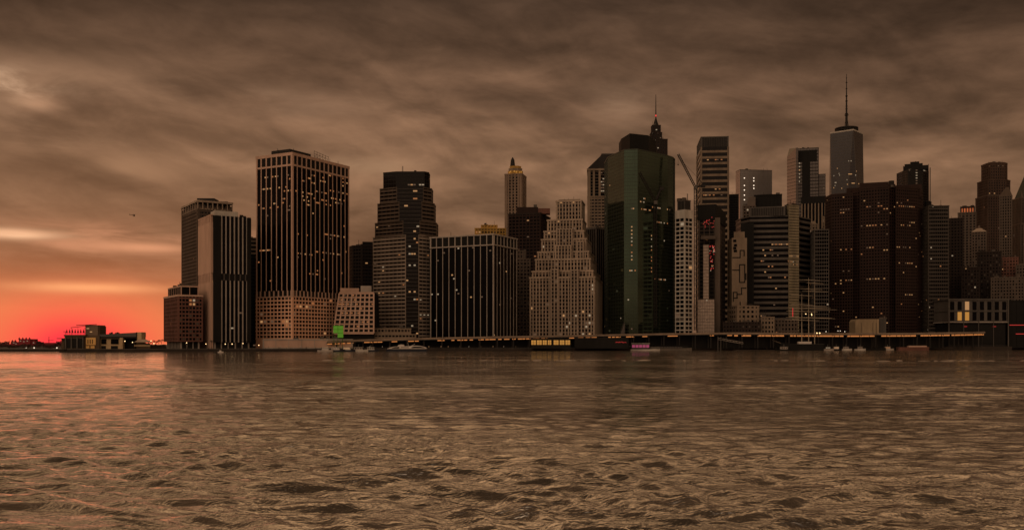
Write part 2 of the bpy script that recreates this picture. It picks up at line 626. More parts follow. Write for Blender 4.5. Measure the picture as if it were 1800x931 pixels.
# ------------------------------------------------------------------ water
def make_water():
    ty = np.concatenate([np.array([-400., -100., -20., 5.]), np.geomspace(15, 1500, 900), np.geomspace(1700, 26000, 14)])
    tx = np.concatenate([-np.geomspace(14, 0.75, 12), np.linspace(-0.70, 0.70, 760), np.geomspace(0.75, 14, 12)])
    Y = np.repeat(ty[:, None], len(tx), 1)
    X = np.maximum(np.abs(Y), 25) * tx[None, :]
    rs = np.random.RandomState(3)
    sp_ = np.maximum(np.abs(Y) * 0.0052, 0.1)
    Zw = np.zeros_like(X)
    # slow warp so that crests are not straight
    wx = X + 3.0 * np.sin(Y * 0.11 + X * 0.05) + 1.2 * np.sin(X * 0.21 - Y * 0.17 + 1.0)
    wy = Y + 2.0 * np.sin(X * 0.09 + 0.7) + 1.5 * np.sin(X * 0.043 - Y * 0.06 + 2.0) + 0.7 * np.sin(X * 0.31 + Y * 0.13)
    # patches of rougher and calmer water
    pat = 0.5 + 0.5 * np.sin(X * 0.031 + 1.3 * np.sin(Y * 0.021)) * np.sin(Y * 0.035 + 1.7 * np.sin(X * 0.017) + 0.6)
    pat = 0.35 + 0.95 * pat
    for k in range(84):
        lam = 0.5 * (10 / 0.5) ** rs.rand()
        th = math.radians(90 + rs.randn() * 21)
        kx, ky = math.cos(th) * 2 * math.pi / lam, math.sin(th) * 2 * math.pi / lam
        A = 0.0112 * lam ** 0.68 * (0.6 + 0.8 * rs.rand())
        ph = rs.rand() * 6.28
        A *= 1.20 if lam < 2.5 else (0.74 if lam < 4.5 else 0.46)
        w = np.clip((lam / sp_ - 2.0) / 3.0, 0, 1)
        ar = kx * wx + ky * wy + ph
        Zw += A * w * (1.27 - 2 * np.abs(np.sin(ar / 2))) * pat if k % 2 == 0 else A * w * np.sin(ar) * pat
    Zw *= (np.abs(Y) < 1600)
    nr, nc = X.shape
    me = bpy.data.meshes.new('water')
    co = np.stack([X, Y, Zw], -1).reshape(-1, 3)
    idx = np.arange(nr * nc).reshape(nr, nc)
    q = np.stack([idx[:-1, :-1], idx[:-1, 1:], idx[1:, 1:], idx[1:, :-1]], -1).reshape(-1, 4)
    me.vertices.add(len(co)); me.vertices.foreach_set('co', co.ravel())
    me.loops.add(q.size); me.loops.foreach_set('vertex_index', q.ravel().astype(np.int32))
    me.polygons.add(len(q)); me.polygons.foreach_set('loop_start', np.arange(0, q.size, 4, dtype=np.int32))
    me.update(); me.validate()
    me.polygons.foreach_set('use_smooth', np.ones(len(me.polygons), dtype=bool))
    o = bpy.data.objects.new('water', me)
    COL.objects.link(o)
    o['kind'] = 'structure'
    m = bpy.data.materials.new('river_water')
    m.use_nodes = True
    t = m.node_tree; N = NT(t)
    p = t.nodes['Principled BSDF']
    tcn = t.nodes.new('ShaderNodeTexCoord')
    mp = t.nodes.new('ShaderNodeMapping')
    mp.inputs['Scale'].default_value = (0.55, 1.0, 1.0)
    mp.inputs['Rotation'].default_value = (0, 0, 0.12)
    t.links.new(tcn.outputs['Object'], mp.inputs[0])
    big = N.noise(mp.outputs[0], 0.03, 3, 0.5, 0.8)
    a = N.noise(mp.outputs[0], 1.1, 4, 0.6, 0.6)
    b = N.noise(mp.outputs[0], 0.16, 6, 0.6, 0.9)
    mp2 = t.nodes.new('ShaderNodeMapping')
    mp2.inputs['Scale'].default_value = (0.50, 1.0, 1.0)
    mp2.inputs['Rotation'].default_value = (0, 0, -0.10)
    t.links.new(tcn.outputs['Object'], mp2.inputs[0])
    rg = N.ridged(mp2.outputs[0], 0.42, 4, 0.55, 0.4)
    big2 = N.noise(mp2.outputs[0], 0.022, 4, 0.55, 0.6)
    bmp = t.nodes.new('ShaderNodeBump')
    bmp.inputs['Distance'].default_value = 1.0
    hh = N.add(N.mul(a, 0.22), N.mul(b, 0.32))
    hh = N.add(hh, N.mul(N.mul(rg, N.smooth(big2, 0.38, 0.62, 0.12, 1.0)), 0.30))
    t.links.new(hh, bmp.inputs['Height'])
    t.links.new(N.smooth(big, 0.35, 0.65, 0.40, 0.95), bmp.inputs['Strength'])
    t.links.new(bmp.outputs[0], p.inputs['Normal'])
    t.links.new(N.mix(N.smooth(b, 0.35, 0.65), (0.085, 0.066, 0.047, 1), (0.16, 0.123, 0.089, 1)), p.inputs['Base Color'])
    p.inputs['Roughness'].default_value = 0.06
    p.inputs['IOR'].default_value = 3.9
    p.inputs['Specular IOR Level'].default_value = 0.6
    me.materials.append(m)


make_water()

# wake foam: a broken line of foam across the river, about 400 m out
fo = MB()
r = random.Random(5)
x = -75.0
while x < 260:
    D = 400 + 5 * math.sin(x * 0.03) + r.uniform(-5, 5)
    L = r.uniform(1.5, 7); w = r.uniform(0.5, 1.2); h = r.uniform(0.06, 0.34)
    n = 8; k0 = len(fo.v)
    for k in range(n + 1):
        f = k / n
        e_ = math.sin(math.pi * f) ** 0.7 * r.uniform(0.6, 1.0)
        for t in range(5):
            an = math.pi * t / 4
            fo.v.append((x + L * (f - 0.5), D - w * math.cos(an) * (0.3 + 0.7 * e_), 0.12 + h * e_ * math.sin(an)))
    for k in range(n):
        for t in range(4):
            q = k0 + k * 5 + t
            fo.f.append((q, q + 5, q + 6, q + 1)); fo.mi.append(0)
    x += r.choice([2.5, 4, 6, 9, 16, 24])
foam = fo.build('wake_foam', mat('foam', (0.45, 0.37, 0.30), rough=0.9))
foam['kind'] = 'stuff'

# ------------------------------------------------------------------ land
def shore_pt(px, off=0.0):
    D = shore(px) + off
    return P(px, D)


g = MB()
front_pts = [shore_pt(px) for px in range(105, 2300, 60)]
pl = front_pts + [(2600, 3200), (-1480, 3200), (shore_pt(108)[0] * 1.3, 1080)]
if area(pl) < 0: pl = pl[::-1]
g.prism(pl, -6, GZ)
o = g.build('ground', SOIL); o['kind'] = 'structure'
g = MB()
pl = [P(-900, 930), P(108, 900), P(112, 1000), P(210, 2300), P(330, 2600), P(900, 6000), P(-900, 6000)]
if area(pl) < 0: pl = pl[::-1]
g.prism(pl, -6, 2.2)
o = g.build('far_shore', SOIL); o['kind'] = 'structure'
# promenade paving along the sea wall
g = MB()
pl = [shore_pt(px, 1.0) for px in range(110, 2280, 60)] + [shore_pt(px, 22.0) for px in range(2250, 105, -60)]
if area(pl) < 0: pl = pl[::-1]
g.poly([(a, b, GZ + 0.004) for a, b in pl])
o = g.build('promenade', mat('paving', (0.16, 0.14, 0.12))); o['kind'] = 'structure'
# sea wall with coping
sw = thing('sea_wall', 'long dark stone sea wall at the edge of the river', 'wall', (*shore_pt(900), 0))
a_, b_, c_ = MB(), MB(), MB()
prev = None
for px in range(106, 2240, 33):
    q0, q1 = Vector(shore_pt(px, -0.6)), Vector(shore_pt(px + 33, -0.6))
    e = q1 - q0; ang = math.atan2(e.y, e.x); md = (q0 + q1) / 2
    a_.box((md.x, md.y, -3), (e.length + 0.02, 1.1, 5.2), ang)
    b_.box((md.x, md.y, 2.2), (e.length + 0.02, 1.5, 0.5), ang)
part(a_, 'wall_face', WOOD, sw)
part(b_, 'coping', GREY, sw)

# ================================================================== buildings, from the left
# --- slab tower with pale framed roofline (behind)
D = 1010
pl = rect(319.5, 347.5, 408, D, 33)
b = Bld('office_tower', 'tall dark slab tower with pale open parapet, behind the salmon-sided tower at the skyline end', pl)
zt = Z(352, D)
b.tier(pl, GZ, zt - 4, core=GLASSB, grid=GRAN, fh=3.6, band=0.45, bay=3.4, wp=0.7, corner=2.0, lit=0.004, cap=0)
b.block(outset(pl, 0.2), zt - 9, zt - 7.8, STONE, 'roof_beam')
b.block(outset(pl, 0.9), zt - 1.6, zt + 0.4, STONE, 'parapet')
for i in range(4):
    a0 = Vector(pl[i]); b0 = Vector(pl[(i + 1) % 4]); n = 7
    for k in range(n):
        q = a0 + (b0 - a0) * (k / n)
        b.solo.append(('parapet_post', STONE, (q.x, q.y, zt - 8), (1.0, 1.0, 6.6), math.atan2((b0 - a0).y, (b0 - a0).x)))
q = P(365, D + 18)
b.block([(q[0] - 9, q[1] - 7), (q[0] + 9, q[1] - 7), (q[0] + 9, q[1] + 9), (q[0] - 9, q[1] + 9)], zt - 4.5, zt + 3.8, DARK, 'penthouse')
q = P(393, D + 26)
b.block([(q[0] - 5, q[1] - 4), (q[0] + 5, q[1] - 4), (q[0] + 5, q[1] + 4), (q[0] - 5, q[1] + 4)], zt - 4.5, zt + 2.0, GREY, 'plant_room')
b.done()

# --- low office block with dark attic
D = 905
pl = rect(288.5, 313.5, 356, D, 32)
b = Bld('office_block', 'low reddish office block with dark attic storey at the skyline end beside the trees', pl, cat='office block')
zt = Z(518, D)
b.tier(pl, GZ + 6.5, zt, core=GLASSB, grid=REDBR, fh=3.7, band=0.36, bay=3.0, wp=0.7, corner=1.0, win=GLASS, lit=0.01, cap=1.3, capm=CONC_PINK,
       rows=[(318, 346, 531, 0.75), (318, 346, 536, 0.35)])
pl2 = outset(pl, -3.2)
b.block(pl2, zt, zt + 8.5, BLACK, 'attic')
b.tier(pl2, zt + 0.3, zt + 8.5, core=BLACK, grid=CONC_PINK, band=0, bay=7, wp=0.5, pp=0.3, corner=0.6, cap=0.8, corename='attic')
pl3 = outset(pl, -2.5)
b.tier(pl3, GZ, GZ + 6.5, core=BLACK, grid=CONC, band=0, bay=6, wp=0.8, cap=0, corename='arcade')
q = P(330, D + 12)
b.block(front(312, 338, D + 14, 8), zt + 8.5, zt + 10.5, GREY, 'plant_room')
b.done()

# --- tower with salmon blank flank and white fins
D = 915
pl = rect(352, 374.5, 441, D, 32)
C, R, Bk, Lf = [Vector(p) for p in pl]
b = Bld('finned_tower', 'slim tower with blank salmon flank and thin white vertical fins on its dark front', pl)
zt = Z(378, D)
zm = Z(486, D)
for z0, z1 in ((GZ + 6, zm - 3.2), (zm + 3.2, zt)):
    b.tier(pl, z0, z1, core=GLASS, grid=CONC, fh=3.7, band=0, bay=4.0, wp=1.1, pp=0.6, corner=0.0, lit=0.012, cap=0)
b.tier(pl, zm - 3.2, zm + 3.2, core=BLACK, grid=GREY, band=0, bay=5.4, wp=1.0, pp=0.2, corner=0, cap=0, corename='louvre_floor')
b.tier(outset(pl, -1.5), GZ, GZ + 6, core=BLACK, grid=CONC, band=0, bay=6, wp=1, cap=0, corename='lobby')
# blank flank
e = (Lf - C).normalized(); nrm = Vector((-e.y, e.x)) * -1
nrm = Vector((e.y, -e.x)) if Vector((e.y, -e.x)).dot(-C) > 0 else Vector((-e.y, e.x))
ang = math.atan2(e.y, e.x); Lw = (Lf - C).length
md = (C + Lf) / 2 + nrm * 1.0
b.mb('flank_wall', CONC_PINK).box((md.x, md.y, GZ), (Lw, 2.2, zm - 5 - GZ), ang)
b.mb('flank_wall', CONC_PINK).box((md.x, md.y, zm + 3.5), (Lw, 2.2, zt - 6.5 - zm - 3.5), ang)
for z0, z1 in ((zm - 5, zm + 3.5), (zt - 6.5, zt - 0.2)):
    for k in range(9):
        q = C + e * (Lw * (k + 0.5) / 9) + nrm * 1.0
        b.mb('flank_wall', CONC_PINK).box((q.x, q.y, z0), (Lw / 9 * 0.55, 2.1, z1 - z0), ang)
b.mb('flank_wall', CONC_PINK).box((md.x, md.y, zt - 0.2), (Lw, 2.2, 1.0), ang)
# dark slot next to the corner on the front
e2 = (R - C).normalized(); n2_ = Vector((e2.y, -e2.x)); a2 = math.atan2(e2.y, e2.x)
q = C + e2 * 3.6 + n2_ * 0.62
b.mb('dark_slot', BLACK).box((q.x, q.y, GZ + 6), (7.2, 1.3, zt - GZ - 6.2), a2)
q = R - e2 * 2.0 + n2_ * 0.55
b.mb('dark_slot', BLACK).box((q.x, q.y, GZ + 6), (4.0, 1.2, zt - GZ - 7.0), a2)
ph = [tuple(C + e2 * 2 + e * 2), tuple(C + e2 * 24 + e * 2), tuple(C + e2 * 24 + e * 16), tuple(C + e2 * 2 + e * 16)]
b.block(ph, zt, Z(369, D), OFFW, 'penthouse')
b.done()

# --- narrow dark building behind
pl = front(438, 456, 1080, 30)
b = Bld('dark_tower', 'narrow dark building with banded pale top, beside the massive pier tower', pl)
zt = Z(418, 1080)
b.tier(pl, GZ, zt - 18, core=GLASS, grid=BLACK, fh=3.8, band=0.3, bay=4, wp=0.3, cap=0, lit=0.01)
b.tier(pl, zt - 18, zt, core=GLASS, grid=STONE2, fh=4.2, band=0.45, bay=30, wp=0, cap=0.8)
b.done()

# --- the big brown grid tower
D = 950
pl = rect(450.5, 514, 613.5, D, 61)
b = Bld('office_tower', 'massive tower of pale vertical piers and dark glass over a gridded concrete base', pl)
z1 = Z(522, D); z2 = Z(510, D); zt = Z(268, D); z3 = Z(291, D)
rows = [(520, 612, y + (0), 0.32) for y in (312, 322, 339, 352, 360)] + [(455, 512, y, 0.28) for y in (312, 333, 350, 360, 368)] + \
       [(570, 600, 414, 0.8), (455, 480, 443, 0.6), (520, 612, 446, 0.35), (535, 580, 480, 0.2)]
b.tier(pl, GZ + 9, z1, corename='base_glazing', gridname='base_facade', core=GLASS, grid=CONC_SUNSET, fh=3.9, band=0.36, bay=4.7, wp=0.9, pp=0.5, pb=0.48, corner=1.6, win=GLASSB, lit=0.02, cap=0,
       rows=[(455, 512, 568, .3), (520, 580, 536, .4)], pal=(0, 1, 3))
b.tier(pl, z1, z2, corename='mechanical_floor', gridname='mechanical_grid', core=BLACK, grid=CONC_PINK, fh=8, band=0.18, bay=5.6, wp=1.5, pp=0.6, corner=2, cap=0.0)
b.tier(pl, z2, z3, core=GLASS, grid=CONC_PINK, fh=3.75, band=0.0, bay=7.0, wp=0.95, pp=0.35, corner=1.5, lit=0.012, ns=3, rows=rows, cap=0, pal=(0, 1, 1, 3))
b.tier(pl, z3, zt, core=BLACK, grid=CONC_PINK, fh=(zt - z3), band=0.14, bay=7.0, wp=1.5, pp=0.4, corner=2.0, cap=2.6)
b.block(outset(pl, 0.3), GZ, GZ + 9, CONC_SUNSET, 'plinth')
C, R, Bk, Lf = [Vector(p) for p in pl]
e2 = (R - C).normalized(); e = (Lf - C).normalized()
def on_roof(u0, u1, v0, v1):
    return [tuple(C + e2 * u0 + e * v0), tuple(C + e2 * u1 + e * v0), tuple(C + e2 * u1 + e * v1), tuple(C + e2 * u0 + e * v1)]
b.block(on_roof(3, 34, 6, 30), zt, zt + 4.6, DARK, 'plant_room')
b.block(on_roof(36, 60, 8, 26), zt, zt + 2.6, GREY, 'plant_room')
fr = b.mb('roof_scaffold', DARK)
for k in range(6):
    q = C + e2 * (38 + 4.4 * k) + e * 5
    fr.tube((q.x, q.y, zt), (q.x, q.y, zt + 9 - 0.5 * k), 0.16)
    if k < 5:
        q2 = C + e2 * (38 + 4.4 * (k + 1)) + e * 5
        for h in (3, 6, 8.4):
            fr.tube((q.x, q.y, zt + h - 0.5 * k), (q2.x, q2.y, zt + h - 0.5 * (k + 1)), 0.14)
        fr.tube((q.x, q.y, zt + 3 - .5 * k), (q2.x, q2.y, zt + 6 - .5 * k), 0.12)
for uu, vv, hh in ((2, 20, 5), (5, 24, 7), (4, 2, 5), (60, 3, 4), (72, 2, 3.5)):
    q = C + e2 * uu + e * vv
    b.mb('roof_antenna', DARK).tube((q.x, q.y, zt), (q.x, q.y, zt + hh), 0.18)
b.done()
# its podium
pl = front(462, 620, 925, 30)
b = Bld('podium_building', 'long low blank concrete podium at the foot of the massive pier tower', pl, cat='podium')
b.tier(pl, GZ, Z(596, 925), core=CONC_PINK, grid=CONC, fh=9, band=0.12, bay=12, wp=0.6, pp=0.2, cap=0.8, corename='wall')
b.done()

# --- sloping-faced block
D = 985
zb, zt = Z(585, D), Z(514, D)
b = Bld('sloped_block', 'low block with leaning battered facade of wide windows behind a bright green screen', front(586, 657, D, 30), cat='office block')
A0, A1 = P(586, D), P(657, D)
B0, B1 = P(596.5, D + 10), P(657, D + 10)
core = b.mb('wall', BLACK)
core.frustum([A0, A1, (A1[0], D + 45), (A0[0] + 4, D + 45)], zb, [B0, B1, (B1[0], D + 45), (B0[0], D + 45)], zt)
core.prism([(A0[0] + 4, D + 2), (A1[0], D + 2), (A1[0], D + 45), (A0[0] + 4, D + 45)], GZ, zb)
fc = b.mb('facade', CONC_PINK)
def lerp2(f, g_):
    lo = Vector((*A0, zb)).lerp(Vector((*A1, zb)), f); hi = Vector((*B0, zt)).lerp(Vector((*B1, zt)), f)
    return lo.lerp(hi, g_)
NB, NF = 8, 9
for k in range(NB + 1):
    lo, hi = lerp2(k / NB, 0), lerp2(k / NB, 1)
    fc.frustum([(lo.x - .7, lo.y - .6), (lo.x + .7, lo.y - .6), (lo.x + .7, lo.y + .5), (lo.x - .7, lo.y + .5)], lo.z,
               [(hi.x - .7, hi.y - .6), (hi.x + .7, hi.y - .6), (hi.x + .7, hi.y + .5), (hi.x - .7, hi.y + .5)], hi.z)
for j in range(NF + 1):
    f0 = j / NF
    lo, hi = lerp2(0, f0), lerp2(1, f0)
    hgt = 1.5 if j not in (0, NF) else 2.4
    fc.prism([(lo.x, lo.y - .5), (hi.x, lo.y - .5), (hi.x, lo.y + 1), (lo.x, lo.y + 1)], lo.z - hgt / 2, lo.z + hgt / 2)
    if j < NF:
        for k in range(NB):
            for t in range(2):
                c = lerp2((k + 0.27 + 0.46 * t) / NB, f0 + 0.5 / NF)
                lit_ = (b.r.random() < (0.45 if j in (4, 6, 7) and k < 5 else 0.05))
                o = bpy.data.objects.new('window', unit_mesh(LIT[1] if lit_ and b.r.random() < .6 else (LIT[3] if lit_ else GLASSB)))
                COL.objects.link(o); o.parent = b.root
                o.location = c + Vector((0, -0.12, 0)) - b.root.location
                o.scale = (1.8 if lit_ else 2.0, 0.25, 1.3 if lit_ else 2.2)
b.block(front(598, 631, D + 14, 20), zt, Z(506, D + 14), CONC_PINK, 'plant_room')
b.block(front(634, 653, D + 16, 18), zt, Z(502, D + 16), CONC, 'plant_room')
b.done()

# --- dark round-shouldered block behind
D = 1120
pl = plan([(613, D + 20), (620, D + 4), (636, D), (658, D + 2)], 30)
b = Bld('dark_tower', 'black mid-rise block with rounded corner behind the leaning-faced low block', pl)
b.tier(pl, GZ, Z(431, D), core=GLASS, grid=BRICKD, fh=3.9, band=0.4, bay=4, wp=0.5, lit=0.006, cap=1)
b.block(front(637, 658, D + 10, 14), Z(431, D), Z(423, D), BLACK, 'plant_room')
b.done()

# --- chamfered stepped tower
D = 1035
specs = [(656, 713, 736, 768.5, 596, 413), (659.5, 708.5, 738, 767, 413, 388), (664, 701.5, 741.5, 763, 388, 354),
         (668, 697.5, 744, 758.5, 354, 328), (674, 696.5, 746, 753.5, 328, 300)]
pls = [plan([(a, D + 26 - 3.2 * i), (c1, D + 1.6 * i), (c2, D + 1.6 * i), (d, D + 22 - 2.6 * i)], 22 - 2 * i) for i, (a, c1, c2, d, _, _) in enumerate(specs)]
b = Bld('stepped_tower', 'tower of stone and glass bands stepping in towards a dark chamfered glass crown', pls[0])
for i, (a, c1, c2, d, y0, y1) in enumerate(specs):
    z0 = GZ if i == 0 else Z(y0, D); z1 = Z(y1, D)
    if i < 4:
        b.tier(pls[i], z0, z1, core=GLASS, grid=GRAN if i else mat('brown_stone_band', (0.25, 0.20, 0.16)), fh=4.0, band=0.55, pb=0.3, bay=5.5, wp=0.25, pp=0.34, corner=0.5, lit=0.035,
               cap=0.8, rows=[(660, 740, 518, 0.5), (716, 740, 525, 0.6), (718, 760, 556, 0.6), (716, 745, 437, .3)])
    else:
        b.tier(pls[i], z0, z1, core=GLASSM if False else GLASSB, grid=DARK, fh=4.0, band=0.12, pb=0.15, bay=3, wp=0.2, pp=0.2, corner=0.3, lit=0.004, cap=1.0,
               rows=[(716, 744, 329, 0.95)])
# dark chamfer glass strip over all the steps
for i, (a, c1, c2, d, y0, y1) in enumerate(specs[:4]):
    z0 = GZ + 8 if i == 0 else Z(y0, D); z1 = Z(y1, D) + 0.5
    y = D + 1.6 * i
    q0, q1 = P(c1 + 0.6, y - 0.6), P(c2 - 0.6, y - 0.6)
    b.mb('glass_chamfer', GLASSB).prism([q0, q1, (q1[0], y + 0.5), (q0[0], y + 0.5)], z0, z1)
    n = int((z1 - z0) / 4)
    for j in range(n):
        zf = z0 + (j + 0.5) * (z1 - z0) / n
        b.mb('chamfer_rail', GREY).prism([(q0[0], y - 0.72), (q1[0], y - 0.72), (q1[0], y - 0.5), (q0[0], y - 0.5)], zf - 0.18, zf + 0.18)
        for k in range(5):
            px, py = proj(q0[0], y, zf + 2)
            if b.r.random() < (0.75 if min(abs(py - 525), abs(py - 556), abs(py - 447)) < 2.3 else 0.06):
                w_ = (q1[0] - q0[0]) / 5
                b.win.append((LIT[b.r.choice((0, 1, 2))], q0[0] + w_ * (k + .5), y - 0.62, zf + 1.6, w_ * 0.8, 1.5, 0, y, None))
q = P(700, D + 20)
for px in (690, 705, 720):
    x_, y_ = P(px, D + 18)
    b.mb('roof_antenna', DARK).tube((x_, y_, Z(300, D)), (x_, y_, Z(296, D)), 0.15)
b.done()
# its low base building
D = 990
pl = front(646, 731, D, 18)
b = Bld('podium_building', 'two-row stone podium with small square windows under the banded stepped tower', pl, cat='podium')
b.tier(pl, GZ, Z(587, D), core=BLACK, grid=STONE2, fh=5.5, band=0.42, bay=3.4, wp=0.9, pb=.4, pp=.42, win=GLASS, lit=0.06, cap=1)
pl2 = front(652, 722, D + 4, 12)
b.tier(pl2, Z(587, D), Z(577, D), core=BLACK, grid=STONE2, fh=5.5, band=0.42, bay=3.4, wp=1.1, pb=.4, pp=.42, win=BRICK, lit=0.1, cap=1)
b.done()

# --- black box tower with pale piers
D = 1000
pl = rect(757, 867.5, 908, D, 63)
C, R, Bk, Lf = pl
b = Bld('office_tower', 'wide black glass box with thin pale piers and a pale band below its roof', pl)
zt = Z(411, D); zb_ = Z(431, D)
b.tier(pl, GZ + 3, zb_, core=GLASS, grid=CONC, fh=3.9, band=0.0, bay=7.6, wp=0.7, pp=0.4, corner=0.8, lit=0.018, ns=3, cap=0, pal=(0, 2, 3, 3))
b.tier(pl, zb_, zt, core=BLACK, grid=CONC, fh=zt - zb_, band=0.10, bay=7.6, wp=0.9, pp=0.9, pb=0.95, corner=1.1, cap=1.0)
b.block(pl, GZ, GZ + 3, DARK, 'plinth')
b.done()

# --- yellow roofed building behind
D = 1250
pl = front(835, 889, D, 30)
b = Bld('brick_tower', 'yellow brick building top with stepped roof peeking over the black box tower', pl)
b.tier(pl, GZ, Z(401, D), core=GLASSB, grid=YELL, fh=4, band=0.45, bay=4, wp=1.4, win=GLASS, lit=0.0, cap=1.0, rows=[(836, 888, 408, 0.2)])
pl2 = front(846, 874, D + 4, 16)
b.tier(pl2, Z(401, D), Z(395, D), core=GLASSB, grid=YELL, fh=4, band=0.6, bay=4, wp=2, cap=0.8)
b.done()

# --- slender old stone tower with golden crown
D = 1380
pl = rect(888, 917, 924.5, D, 77)
b = Bld('art_deco_tower', 'slender old stone tower with golden lit crown and little lantern', pl)
zt = Z(305, D)
b.tier(pl, GZ, zt, core=GLASSB, grid=mat('old_limestone', (0.21, 0.15, 0.11)), fh=4.2, band=0.35, pb=0.3, bay=5.0, wp=2.4, pp=0.8, corner=3.0, lit=0.004, cap=1.5, win=GLASS)
def ngon(cx, cy, r_, n=12, rot=0.0):
    return [(cx + r_ * math.cos(2 * math.pi * k / n + rot), cy + r_ * math.sin(2 * math.pi * k / n + rot)) for k in range(n)]
cx, cy = P(906, D + 14)
px_m = D / F
b.block(ngon(cx, cy, 14.5 * px_m, 8, .39), zt, Z(299, D), YELL, 'crown')
b.block(ngon(cx, cy, 13 * px_m, 8, .39), Z(299, D), Z(294, D), STONE2, 'crown_gallery')
b.block(ngon(cx, cy, 11 * px_m, 8, .39), Z(294, D), Z(290, D), YELL, 'crown')
b.mb('lantern', DARK).frustum(ngon(cx - 4, cy, 4.5 * px_m), Z(290, D), ngon(cx - 4, cy, 3.2 * px_m), Z(278, D))
b.mb('lantern', DARK).frustum(ngon(cx - 4, cy, 3.2 * px_m), Z(278, D), ngon(cx - 4, cy, 0.5 * px_m), Z(273, D))
for k in range(10):
    b.win.append((LITY, cx + 13.4 * px_m * math.sin(-1.2 + k * 0.26), cy - 14 * px_m * math.cos(-1.2 + k * 0.26), Z(300.5 + (k % 2), D), 1.4, 2.4, -1.2 + k * .26, D, None))
b.done()

# --- maroon block
D = 1200
pl = rect(894, 950, 967, D, 74)
b = Bld('brick_tower', 'dark maroon brick block with flat top behind the pale stepped ziggurat', pl)
zt = Z(374, D)
b.tier(pl, GZ, zt, core=GLASS, grid=BRICK, fh=4, band=0.45, bay=4.5, wp=1.3, lit=0.012, cap=1.5, capm=BRICKD)
b.block(front(908, 946, D + 10, 14), zt, Z(364, D + 10), BRICK, 'plant_room')
b.block(front(946, 967, D + 8, 14), zt, Z(366, D + 8), REDBR, 'plant_room')
b.block(front(938, 944, D + 12, 6), Z(364, D + 10), Z(357, D), GREY, 'water_tank')
b.done()

# --- narrow old stone building between
D = 1110
pl = front(908, 932, D, 30)
b = Bld('stone_building', 'narrow dim old stone building squeezed beside the pale ziggurat', pl, cat='building')
b.tier(pl, GZ, Z(455, D), core=GLASS, grid=GRAN, fh=4, band=0.4, bay=3.5, wp=1.4, win=GLASS, lit=0.012, cap=1)
pl2 = front(909, 924, D + 4, 20)
b.tier(pl2, Z(455, D), Z(440, D), core=GLASS, grid=GRAN, fh=4, band=0.4, bay=3.5, wp=1.4, win=GLASS, cap=1)
b.done()

# --- the pale stone ziggurat
D = 1050
tiers = [(931.5, 1045, 590, 486, 0), (935.5, 1042, 486, 475, 6), (941.5, 1037.5, 475, 454, 12), (945.5, 1034.5, 454, 441, 17), (952, 1030, 441, 419, 23),
         (956.5, 1026, 419, 405, 28), (962.5, 1023.5, 405, 385, 34), (978, 1022, 385, 352, 41)]
TH = 8.0
b = None
for i, (xl, xr, y0, y1, off) in enumerate(tiers):
    pl = rect(xl, xr, xr + 13 - i * 1.1, D + off, 80)
    if b is None:
        b = Bld('ziggurat_tower', 'pale stone stepped ziggurat tower full of small windows', pl)
    z0 = GZ if i == 0 else Z(y0, D + tiers[i - 1][4]); z1 = Z(y1, D + off)
    b.tier(pl, z0, z1, core=GRAN, grid=STONE, bandm=SPAN, fh=4.05, band=0.39, pb=0.3, bay=3.6, wp=1.3, pp=0.52, corner=1.4, ww=0.9, wh=0.95, win=GLASS,
           lit=0.045, pal=(0, 2, 3, 3), cap=1.5, capo=0.9, corename='wall', rows=[(932, 1045, 572, .12), (1020, 1045, 585, .7), (1015, 1045, 572, .5), (1024, 1045, 570, .5)])
# projecting middle bays climbing between the steps
for (xl, xr, y1, dd) in ((968, 981, 472, 7.5), (1003, 1016, 474, 2.0), (976, 1004, 428, 18), (978, 1006, 397, 26), (956, 967, 440, 24), (1014, 1026, 421, 19)):
    pl = rect(xl, xr, xr + 1.5, D + dd - 1.5, 80)
    b.tier(pl, Z(y1 + 45, D) if y1 < 470 else GZ + 12, Z(y1, D), core=GRAN, grid=STONE, bandm=SPAN, fh=4.05, band=0.39, pb=0.3, bay=3.6, wp=1.3, pp=0.52, corner=1.2, win=GLASSB, lit=0.05,
           pal=(2, 3, 3), cap=1.0, capo=0.65, corename='wall')
pl = rect(982, 1019, 1021, D + 45, 80)
b.block(pl, Z(352, D + 41), Z(349, D + 41), STONE2, 'roof')
b.done()

# --- dark slab with pale stripes behind the ziggurat
D = 1180
pl = rect(1030, 1048, 1069, D, 45)
b = Bld('dark_tower', 'dark slab with fine pale vertical stripes beside the gabled stone tower', pl)
b.tier(pl, GZ, Z(399, D), core=GLASS, grid=GREY, fh=4, band=0, bay=3.6, wp=0.7, pp=0.6, corner=0.8, cap=2.0, capm=GREY, lit=0.01)
b.done()

# --- gabled stone tower
D = 1240
pl = front(1033, 1075, D, 45)
b = Bld('gabled_tower', 'stone tower with steep dark hipped roof left of the green glass tower', pl)
zt = Z(297, D)
b.tier(pl, GZ, Z(345, D), core=GLASSB, grid=STONE2, fh=4, band=0.5, bay=4.4, wp=1.0, corner=3, cap=1.2, lit=0.004)
b.tier(outset(pl, -0.6), Z(345, D), zt, core=GLASS, grid=STONE2, fh=4, band=0.10, pb=.1, bay=6.6, wp=2.6, pp=1.0, corner=3, cap=2.2, capo=1.6, ns=2, lit=0.02,
       rows=[(1055, 1069, y, 0.8) for y in (304, 309, 314, 319, 324, 329, 334)], pal=(2, 3, 3))
r0 = outset(pl, 0.4)
r1 = [P(1058, D + 14), P(1087, D + 14), (P(1087, D + 14)[0], D + 30), (P(1058, D + 14)[0], D + 30)]
b.mb('roof', DARK).frustum(r0, zt + 0.4, r1, Z(268, D))
b.mb('roof_ridge', GREY).prism(outset(r1, 0.5), Z(268, D), Z(266, D))
b.done()

